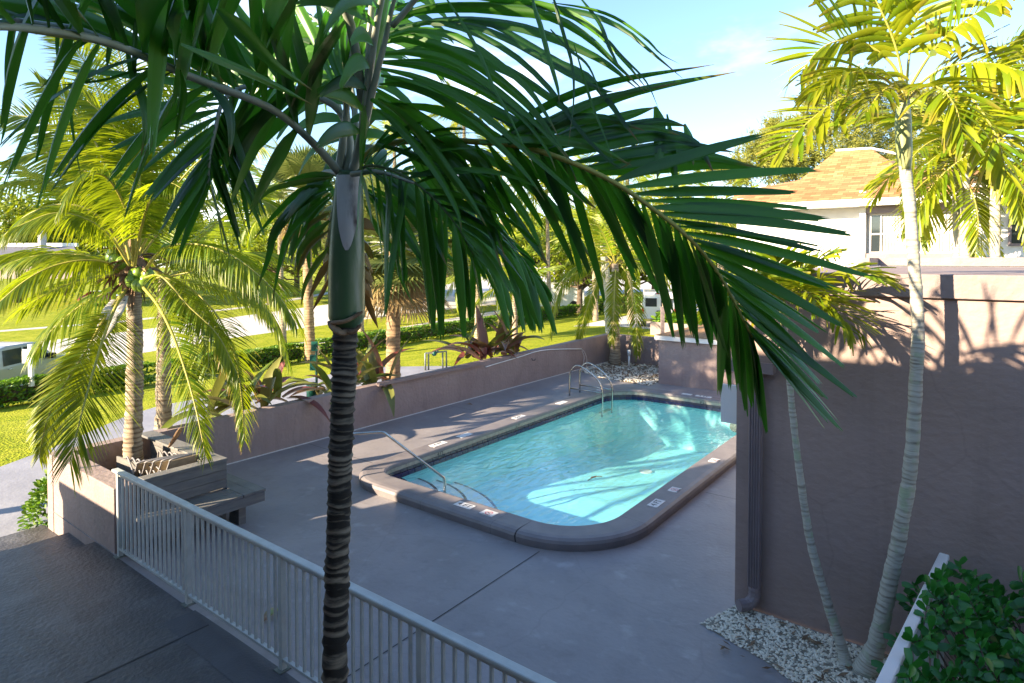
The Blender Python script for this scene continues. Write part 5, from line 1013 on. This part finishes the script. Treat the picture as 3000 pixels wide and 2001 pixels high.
# casuarina behind the house
cz=thing('casuarina_tree',(0,0,-.4),'feathery tall casuarina behind the tan roof','tree'); 
cbp=D(1930,500,46); cz.location=(cbp.x,cbp.y,-.4)
rr=random.Random(77); tm=MB(); cm=MB()
def cpt(u,v,dd=0): return D(u,v,46+dd)
tb=Vector((cbp.x,cbp.y,-.4))
lim=[]
for (u,v,dd,rad) in ((1955,205,0,42),(1900,240,-1,52),(2010,245,1,58),(1850,290,0,42),(1935,300,0,70),(2050,300,1,60),(2110,270,1,36),(2085,345,0,50),(1990,350,0,62),(1880,350,-1,56),(1800,370,-1,42),(1735,352,-1,36),(1775,330,-1,22),(1780,300,0,24),(1762,385,-1,34),(1700,395,-1,28),(1690,402,0,22),(1830,400,0,46),(2150,240,2,30),(2190,300,2,40),(2170,350,2,50),(1900,190,0,22),(1642,385,0,14),(2120,235,0,24),(1925,400,1,60),(2230,290,3,30)):
    c=cpt(u,v,dd); rw=rad*1.276*46/1826
    mid=tb.lerp(c,.55)+Vector((0,0,1.2)); tm.tube(cr([tb+Z*rr.uniform(4,8),mid,c],8),[.16,.14,.12,.1,.08,.06,.04,.02],5)
    ns=int(45+rad*3.2)
    for k in range(ns):
        v_=Vector((rr.gauss(0,.45),rr.gauss(0,.45),rr.gauss(0,.42)))
        if v_.length>1.25: continue
        p=c+v_*rw; dv=(v_+Vector((0,0,.5))).normalized(); ln=rr.uniform(.35,.8)
        for j in range(15):
            q=p+dv*ln*(j/15)+Vector((rr.gauss(0,.09),rr.gauss(0,.09),rr.gauss(0,.07))); d=(dv*.6+Vector((rr.gauss(0,.5),rr.gauss(0,.5),rr.gauss(-.2,.4)))).normalized(); s=d.orthogonal().normalized()*.032*rr.uniform(.7,1.3); L_=rr.uniform(.18,.38); tv=rr.random()
            cm.add([q-s,q+s,q+s*.3+d*L_-Z*.03,q-s*.3+d*L_-Z*.03],[(0,1,2,3)],(tv,.5,0,1))
tm.tube(cr([tb,tb+Z*4,tb+Z*9+Vector((.5,0,0))],10),[.5-.03*i for i in range(10)],9)
tm.build('trunk',M['bark'],cz,True); cm.build('crown',LF['casu'],cz)
def hedge(name,label,a,b,w,h,n,seed,ls=.10,mt='hedge',z=None,group=None):
    rr=random.Random(seed); a=Vector(a);b=Vector(b); d=b-a; L_=d.length; d.normalize(); nn_=Vector((-d.y,d.x)); t=thing(name,(*((a+b)/2),GZ(a.x) if z is None else z),label,'hedge',group); mb=MB()
    for i in range(n):
        s=rr.random()*L_; e=rr.random(); f=noise.noise(Vector((s*.9,seed,0)))*.16; hh=h*(1+f)
        side=rr.random()
        if side<.45: q=rr.uniform(-.5,.5); zz=hh*rr.uniform(.86,1.02)
        else: q=(.5 if rr.random()<.5 else -.5)*rr.uniform(.78,1.06); zz=hh*rr.uniform(.05,1)
        q*=(1-.25*(1-zz/hh))*(.9+.35*noise.noise(Vector((s*1.7,zz*2,seed+5))))
        p2=a+d*s+nn_*q*w; g=GZ(p2.x) if z is None else z; p=Vector((p2.x,p2.y,g+zz)); A_=Vector((rr.gauss(0,1),rr.gauss(0,1),rr.gauss(.6,1))).normalized(); B=A_.orthogonal().normalized(); T=A_.cross(B); sz=ls*rr.uniform(.6,1.4)
        mb.add([p-B*sz*.5,p+T*sz*.3,p+B*sz*.5,p-T*sz*.3],[(0,1,2,3)],(rr.random(),.5,0,1))
    mb.build('foliage',LF[mt],t)
    mb=MB(); mb.tube([(*(a+d*.3),(GZ(a.x) if z is None else z)+h*.45),(*(b-d*.3),(GZ(b.x) if z is None else z)+h*.45)],w*.26,8); mb.build('stems',M['bark'],t)
    return t
hedge('clipped_hedge','clipped hedge in front of the silver pickup',(-23.6,3.5),(-23.9,9.9),.9,.80,9000,1,.11,group='clipped hedges along the lawn')
hedge('clipped_hedge','hedge between the two coconut trunks at left',(-24.0,10.6),(-24.2,16.5),.9,.80,8000,2,.11,group='clipped hedges along the lawn')
hedge('clipped_hedge','long hedge running from the dark trunk to the nut-bearing palm',(-24.4,17.0),(-27.2,33.5),.95,.85,15000,3,.12,group='clipped hedges along the lawn')
hedge('clipped_hedge','distant hedge end near the vans',(-27.3,34.2),(-28.8,47),1.0,.85,8000,4,.14,group='clipped hedges along the lawn')
hedge('clipped_hedge','dark hedge on the far side of the road',(-60,48),(-66,66),1.5,1.5,6000,5,.25,group='clipped hedges along the lawn')
hedge('clipped_hedge','yellow-green hedge row left of the rear-facing van',(-27,48),(-18.5,47),1.5,1.3,9000,6,.16,group='clipped hedges along the lawn')
def leafshrub(mb,spots,rr,ln,wd,droop=.4,n=3,prof=None):
    for p,d in spots:
        s=d.orthogonal(); leaflet(mb,p,d,s,ln*rr.uniform(.7,1.2),wd*rr.uniform(.75,1.15),droop,n,.2,prof or (lambda t:(.25,.8,1.0,.75,.12)[min(4,int(t*4+.01))]),rr.random(),0)
# clusia shrub, lower right
rr=random.Random(12); cs1=thing('clusia_shrub',(.35,5.2,0),'glossy round-leaved green shrub in the lower right corner behind the pale railing','shrub'); mb=MB(); tw=MB(); spots=[]
for i in range(420):
    x=rr.uniform(-.34,1.5); y=rr.uniform(4.0,6.2); hh=1.13+.10*noise.noise(Vector((x*2,y*2,0)))-.25*max(0,y-5.9); z=rr.uniform(.35,1)*hh if rr.random()<.4 else hh*rr.uniform(.86,1.05)
    if y>5.75 and x<-.1: z*=.8
    c=Vector((x,y,z)); o_=Vector((rr.gauss(-.15,.5),rr.gauss(-.25,.5),1)).normalized(); tw.tube([Vector((.5,5.1,0)),Vector(((c.x+.5)/2,(c.y+5.1)/2,.35)),c-o_*.22,c],[.012,.008,.005,.004],4)
    for k in range(8):
        a=k*2.4+rr.random(); sd=o_.orthogonal().normalized(); sd.rotate(Matrix.Rotation(a,3,o_).to_quaternion()); spots.append((c-o_*.024*(k%4)*1.6,(sd+o_*rr.uniform(.2,1.1)).normalized()))
PR=lambda t:(.22,.55,.92,1.0,.72)[min(4,int(t*4+.01))]
leafshrub(mb,spots,rr,.092,.056,.35,4,PR); tw.build('twigs',M['bark'],cs1)
spots=[]
for (u,v) in ((2100,1345),(2088,1375),(2105,1400),(2062,1465),(2040,1530),(2170,1330),(2120,1420),(2050,1555),(2200,1300)):
    c=D(u,v,4.6 if v>1440 else 5.2); o_=Vector((-.2,-.3,1)).normalized()
    for k in range(7): sd=o_.orthogonal().normalized(); sd.rotate(Matrix.Rotation(k*2.4,3,o_).to_quaternion()); spots.append((c-o_*.02*k,(sd+o_*.6).normalized()))
leafshrub(mb,spots,rr,.10,.06,.35,4,PR); mb.build('foliage',LF['clusia'],cs1,True)
# ivy-like shrub by the planter at left
rr=random.Random(13); sh=thing('ground_shrub',(-11.4,3.4,-.3),'small bright green shrub against the outer face of the sunlit planter wall','shrub'); mb=MB(); spots=[]
for i in range(950):
    v=Vector((rr.gauss(0,.5),rr.gauss(0,.5),rr.random())).normalized()*rr.uniform(.7,1.03); p=Vector((-11.28+v.x*.30,3.30+v.y*.42,-.43+v.z*.80*(1-.1*abs(v.x)))); spots.append((p,(v+Vector((rr.gauss(0,.4),rr.gauss(0,.4),rr.gauss(.1,.4)))).normalized()))
leafshrub(mb,spots,rr,.085,.05,.3,3); mb.build('foliage',LF['hedge'],sh,True)
mb=MB(); mb.tube(cr([(-11.28,3.3,-.44),(-11.25,3.3,0)],5),.02,6); mb.build('stem',M['bark'],sh)
rr=random.Random(14); gc=MB(); spots=[]
for i in range(2600):
    y=rr.uniform(4.2,9.0); x=-11.0-abs(rr.gauss(0,.38)); p=Vector((x,y,-.42+rr.uniform(0,.5)*max(.1,1-abs(x+11)*.6))); spots.append((p,Vector((rr.gauss(0,.6),rr.gauss(0,.6),rr.random())).normalized()))
leafshrub(gc,spots,rr,.12,.06,.4,3); gc.build('ground_cover',LF['hedge'],kind='stuff',label='low green ground cover behind the garden wall near the palms',cat='ground cover')
rr=random.Random(15); gc=MB(); spots=[]
for i in range(1500):
    p=Vector((rr.uniform(YP(1905,960,31).x,-11.5),rr.uniform(31.5,32.6),-.44+rr.uniform(.2,1.0))); spots.append((p,Vector((rr.gauss(0,.6),rr.gauss(0,.6),rr.random())).normalized()))
t=thing('box_hedge',(-16,32,-.44),'green planting in the walled bed below the rear-facing van','shrub'); leafshrub(gc,spots,rr,.28,.16,.4,3); gc.build('foliage',LF['hedge'],t,True)
mb=MB(); mb.b2(YP(1905,960,31).x,-9,31.0,31.2,-.5,.25); t2=thing('bed_wall',(-16,31.1,-.4),'low mauve bed wall below the rear-facing van','wall'); mb.build('wall_run',M['stucco'],t2)
# bromeliads
def brom(u,v,label,s=1.0,seed=0,n=20,mixp=.5,x=-11.25):
    s*=1.3
    rr=random.Random(seed); R.seed(seed); p=XP(u*1.27605,v*1.27605,x); p.z-=.12; t=thing('bromeliad',p,label,'plant','bromeliads behind the garden wall'); mb=MB(); mb2=MB()
    for i in range(n):
        c=p+Vector((rr.uniform(-.22,.22),rr.uniform(-.35,.35),0))*s; a=rr.uniform(0,6.3); e=rr.uniform(.75,1.45) if i%3 else rr.uniform(.2,.7); d=Vector((math.cos(a)*math.cos(e),math.sin(a)*math.cos(e),math.sin(e)))
        leaflet(mb,c,d,Vector((-math.sin(a),math.cos(a),0)),s*rr.uniform(.6,1.0),.16*s*rr.uniform(.8,1.2),rr.uniform(.5,1.6),9,.5,lambda q:min(1,.6+q*1.5) if q<.5 else max(.06,1-((q-.5)/.5)**1.5),1.0 if rr.random()<mixp else rr.random()*.35,.35 if rr.random()<.25 else 0)
    mb.build('leaves',LF['brom'],t,True)
    mb=MB(); mb.tube([p-Z*max(.1,p.z+.46),p+Z*.02],.05,8); mb.build('stem',M['bark'],t)
brom(545,925,'yellow-green bromeliad left of the dark trunk, behind the wall',1.15,1,18,.12); brom(607,905,'purple bromeliad beside the yellow-green one left of the dark trunk',.9,2,14,.8)
brom(840,870,'purple and green bromeliad immediately right of the dark trunk',1.15,3,18,.6); brom(770,885,'bromeliad partly hidden behind the left of the dark trunk',.9,4,12,.4)
brom(1105,810,'red-purple bromeliad clump, left half, between sabal and small coconut',1.25,5,20,.7); brom(1160,800,'green-edged purple bromeliad, right half of the middle clump',1.25,6,20,.6)
# ================================================================= YARD FURNITURE
t=thing('waste_station',(-12.2,9,-.44),'dark green pet waste station with post, box and bin','waste station')
b=XP(727*1.27605,1160,-12.0); bx,by=b.x,b.y; dd=(Vector((bx,by,CAMH))-CAM).dot(_v); k=dd/1826*1.27605
zt=lambda v:D(725,v,dd).z
mb=MB(); mb.b2(bx-.02,bx+.02,by-.02,by+.02,-.44,zt(785)); mb.build('post',M['green'],t)
rot=YAW; xs=_r*1.0; 
def fb(u,v0,v1,w,dpt,mt,nm): 
    c=D(u,(v0+v1)/2,dd-.02); mb=MB(); mb.box(c,(w,dpt,abs(zt(v0)-zt(v1))),YAW); return mb.build(nm,mt,t,bevel=.004)
fb(722,784,806,.15,.02,M['green'],'sign_plate'); fb(720,815,850,.15,.09,M['green'],'bag_box')
mb=MB(); c=D(716,880,dd-.05); mb.tube([Vector((c.x,c.y,zt(915))),Vector((c.x,c.y,zt(878)))],.12,16); mb.build('bin',M['green'],t,True)
t=thing('backflow_pipe',(-13,13,-.44),'grey backflow pipe assembly with green valve standing behind the wall','pipe assembly')
a=G(1248,1080,-.42);b=G(1312,1070,-.42); h=Z*.62; q=(b-a).normalized()*.09
p1=G(1246,1085,-.44);p2=G(1308,1078,-.44)
mb=MB(); mb.tube([p1,p1+h,p1+h+(p2-p1)*.02,p2+h,p2],.035,8); mb.tube([p1+(p2-p1)*.15,p1+(p2-p1)*.15+h*.98],.03,8); mb.tube([p1+(p2-p1)*.82,p1+(p2-p1)*.82+h*.98],.03,8); mb.build('pipe',M['pipe'],t,True)
mb=MB(); mb.ball(p1.lerp(p2,.42)+h*.95,.10,10,7); mb.ball(p1.lerp(p2,.56)+h*1.05,.06,8,6); mb.build('valve',M['green'],t,True)
t=thing('bed_light',G(1843,1078,0),'small white path light post in the far gravel corner','light'); b=G(1843,1078,0)
mb=MB(); mb.tube([b,b+Z*.42],.035,8); mb.build('stake',M['white'],t,True); mb=MB(); mb.tube([b+Z*.42,b+Z*.60],.055,10); mb.build('lamp_head',M['white'],t,True)
t=thing('mailbox_post',(-25,6,-1),'white sign post with a hanging box in front of the pickup','sign post')
dd=19.2; a=D(72,872,dd); mb=MB(); mb.box((a.x,a.y,(a.z+D(72,790,dd).z)/2-.1),(.11,.11,D(72,790,dd).z-a.z+.2),YAW); mb.build('post',M['white'],t)
mb=MB(); c=D(68,805,dd); mb.box(c,(.42,.06,.08),YAW); mb.build('arm',M['white'],t); mb=MB(); c=D(60,820,dd); mb.box(c,(.22,.05,.36),YAW); mb.build('panel',M['white'],t)
t=thing('lot_post',(-16,30,-.4),'mauve square post before the rear-facing van','post'); a=D(1521,740,24); b=D(1521,704,24); mb=MB(); mb.box(((a.x),(a.y),(a.z+b.z)/2-.4),(.13,.13,b.z-a.z+.8),YAW); mb.build('shaft',M['gutter'],t)
t=thing('street_sign',(-33,40,-1.2),'small square blue-grey sign on a thin post by the road','sign'); a=D(1142,690,45); mb=MB(); mb.tube([Vector((a.x,a.y,GZ(a.x))),a+Z*.2],.03,6); mb.build('post',M['pipe'],t); mb=MB(); c=D(1142,668,45); mb.box(c,(.55,.03,.55),YAW); mb.build('panel',M['walk'],t)
# grey roofed house far left
gh=thing('grey_roof_house',(-80,32,-1.2),'low house with dark grey roof and white trim at far left','house')
def hb(mb,u0,u1,v0,v1,d0,d1):
    A=D(u0,v1,d0);B=D(u1,v1,d0); zt_=D(u0,v0,d0).z; zb_=min(A.z,B.z); dv=Vector((_v.x,_v.y,0)).normalized()*d1
    P=[(A.x,A.y),(B.x,B.y),(B.x+dv.x,B.y+dv.y),(A.x+dv.x,A.y+dv.y)]; mb.prism(P,zb_,zt_)
mb=MB(); hb(mb,-60,170,592,640,60,9); mb.build('wall',M['stucco'],gh)
mb=MB(); A=D(-80,594,59);B=D(185,594,59);C_=D(170,566,63);D_=D(-60,566,63); mb.add([A,B,C_,D_],[(0,1,2,3)]); mb.add([A-Z*.05,B-Z*.05,C_-Z*.05,D_-Z*.05],[(3,2,1,0)]); mb.build('roof',mat('dark_roof',(.10,.10,.13),(.14,.14,.17),rough=.9,sc=1,stretch=(1,1,14)),gh)
mb=MB(); hb(mb,-80,175,558,566,63.1,.4); mb.build('ridge_trim',M['white'],gh)
mb=MB(); c=D(97,557,62); mb.tube([c-Z*.6,c+Z*1.2],.35,10); mb.build('chimney',M['walk'],gh)
# ================================================================= VEHICLES
M['silver']=mat('silver_paint',(.33,.35,.34),rough=.3,coat=.8,metal=.3); M['wpaint']=mat('white_car_paint',(.75,.75,.74),(.70,.70,.69),rough=.3,coat=.6,sc=2); M['redp']=mat('red_car_paint',(.35,.01,.015),rough=.3,coat=.8); M['lamp']=mat('red_lamp',(.6,.01,.01),rough=.2); M['chrome']=mat('chrome',(.6,.6,.6),rough=.15,metal=1)
def vehicle(name,loc,rz,label,cat,body,width,glass,wheels,wr,paint,extras=(),group=None):
    """body: side profile (x,z) closed; glass: list of side-window outlines"""
    t=thing(name,loc,label,cat,group,rz); Mx=Matrix.Rotation(rz,3,'Z'); O=Vector(loc)
    def Tr(x,y,z): return O+Mx@Vector((x,y,z))
    n=len(body); mb=MB(); zs=max(z for x,z in body); ws=[width/2*(1-.16*max(0,(z-.52*zs)/(.48*zs))) for x,z in body]
    vs=[Tr(x,-w_,z) for (x,z),w_ in zip(body,ws)]+[Tr(x,w_,z) for (x,z),w_ in zip(body,ws)]
    mb.add(vs,[tuple(range(n)),tuple(range(n,2*n))[::-1]]+[(i,n+i,n+(i+1)%n,(i+1)%n) for i in range(n)]); mb.build('body',paint,t,bevel=.04)
    for g in glass:
        for sg in (-1,1):
            mb=MB(); vs=[Tr(x,sg*(width/2*(1-.16*max(0,(z-.52*zs)/(.48*zs)))+.008),z) for x,z in g]; mb.poly(vs if sg<0 else vs[::-1]); mb.build('side_window',M['glass'],t)
    for x in wheels:
        for sg in (-1,1):
            mb=MB(); mb.tube([Tr(x,sg*(width/2-.24),wr),Tr(x,sg*(width/2+.01),wr)],wr,20); w_=mb.build('wheel',M['rubber'],t,True)
            mb=MB(); mb.tube([Tr(x,sg*(width/2-.02),wr),Tr(x,sg*(width/2+.025),wr)],wr*.62,14); mb.build('rim',M['chrome'],w_)
            mb=MB(); mb.tube([Tr(x,sg*(width/2-.3),wr*1.02),Tr(x,sg*(width/2+.004),wr*1.02)],wr*1.17,20); mb.build('wheel_arch',M['rubber'],t)
    for nm,mt,(x,y,z),dm in extras:
        mb=MB(); mb.box(Tr(x,y,z),dm,rz); mb.build(nm,mt,t,bevel=.01)
    return t
# silver crew-cab pickup, nose to the right/away
pk_b=[(-2.9,.45),(-2.9,1.15),(-1.15,1.2),(-1.05,1.82),(-.7,1.90),(.55,1.88),(1.35,1.27),(2.55,1.15),(2.85,.95),(2.9,.5),(2.4,.42),(-2.4,.42)]
pg=[[(-.98,1.24),(-.92,1.76),(-.14,1.78),(-.14,1.26)],[(-.06,1.26),(-.06,1.78),(.5,1.76),(1.1,1.29)]]
pp=D(4,860,22)
vehicle('pickup_truck',(pp.x,pp.y,-1.25+.0),math.radians(125),'silver crew-cab pickup parked behind the hedge at left','pickup',pk_b,1.95,pg,(-1.95,1.95),.42,M['silver'],
   [('mirror',M['rubber'],(.95,-1.08,1.33),(.14,.22,.2)),('door_handle',M['chrome'],(-.75,-.99,1.12),(.16,.03,.03)),('door_handle',M['chrome'],(.25,-.99,1.12),(.16,.03,.03)),('running_board',M['chrome'],(.0,-.98,.45),(2.4,.12,.06)),('headlight',M['chrome'],(2.78,-.75,.98),(.2,.3,.2)),('wiper_cowl',M['rubber'],(1.42,0,1.28),(.12,1.5,.03))])
vb=[(-2.7,.45),(-2.72,1.2),(-2.6,2.05),(-2.45,2.12),(1.0,2.12),(1.35,2.0),(2.0,1.35),(2.75,1.15),(2.85,.6),(2.8,.4),(-2.6,.4)]
vp=G(1930,962,-.44); az=math.atan2(vp.y-0,vp.x-0)
RV=vp+Vector((_v.x,_v.y,0))*2.7
rvz=math.radians(116)
Mx=Matrix.Rotation(rvz,3,'Z'); rvc=vp+Mx@Vector((2.7,0,0))
vehicle('white_van',(rvc.x,rvc.y,-.44),rvz,'white passenger van seen from the rear with a red tail light','van',vb,2.0,[[(-2.3,1.35),(-2.25,1.9),(-1.2,1.9),(-1.2,1.35)],[(-1.0,1.35),(-1.0,1.9),(.1,1.9),(.1,1.35)],[(.3,1.3),(.3,1.9),(1.1,1.88),(1.6,1.33)]],(-1.7,1.9),.36,M['wpaint'],
   [('rear_window',M['glass'],(-2.70,-.45,1.52),(.07,.66,.5)),('rear_window',M['glass'],(-2.70,.45,1.52),(.07,.66,.5)),('tail_light',M['lamp'],(-2.73,-.93,1.02),(.08,.13,.30)),('tail_light',M['lamp'],(-2.73,.93,1.02),(.08,.13,.30)),('licence_plate',M['walk'],(-2.75,-.18,.92),(.05,.5,.16)),('plate_frame',M['rubber'],(-2.735,-.18,.92),(.05,.62,.26)),('bumper',M['chrome'],(-2.82,0,.5),(.18,1.9,.18)),('brake_light',M['lamp'],(-2.6,0,2.03),(.1,.35,.05))])
p=D(1268,704,60); 
vehicle('cargo_van',(p.x,p.y,-1.25),YAW+math.pi+.15,'tall white cargo van seen side-on across the lawn','van',[(-2.9,.45),(-2.95,2.5),(-2.8,2.65),(.6,2.65),(1.0,2.5),(1.9,1.45),(2.7,1.25),(2.85,.7),(2.8,.4)],2.1,[[(.55,1.5),(.55,2.15),(1.05,2.1),(1.65,1.5)]],(-1.9,1.85),.42,M['wpaint'],
   [('headlight',M['chrome'],(2.7,.8,.95),(.2,.3,.22)),('headlight',M['chrome'],(2.7,-.8,.95),(.2,.3,.22)),('windshield',M['glass'],(1.5,0,1.95),(.1,1.5,.5))])
p=D(236,702,68)
vehicle('red_car',(p.x,p.y,-1.25),YAW+.3,'small dark red car far away behind the coconut fronds','car',[(-2.1,.35),(-2.1,.9),(-1.5,1.0),(-1.1,1.42),(.4,1.42),(1.1,.98),(2.0,.85),(2.15,.4)],1.75,[[(-1.0,1.02),(-.85,1.35),(.3,1.35),(.85,1.0)]],(-1.35,1.35),.32,M['redp'],[('headlight',M['chrome'],(2.05,.6,.7),(.15,.25,.15))])
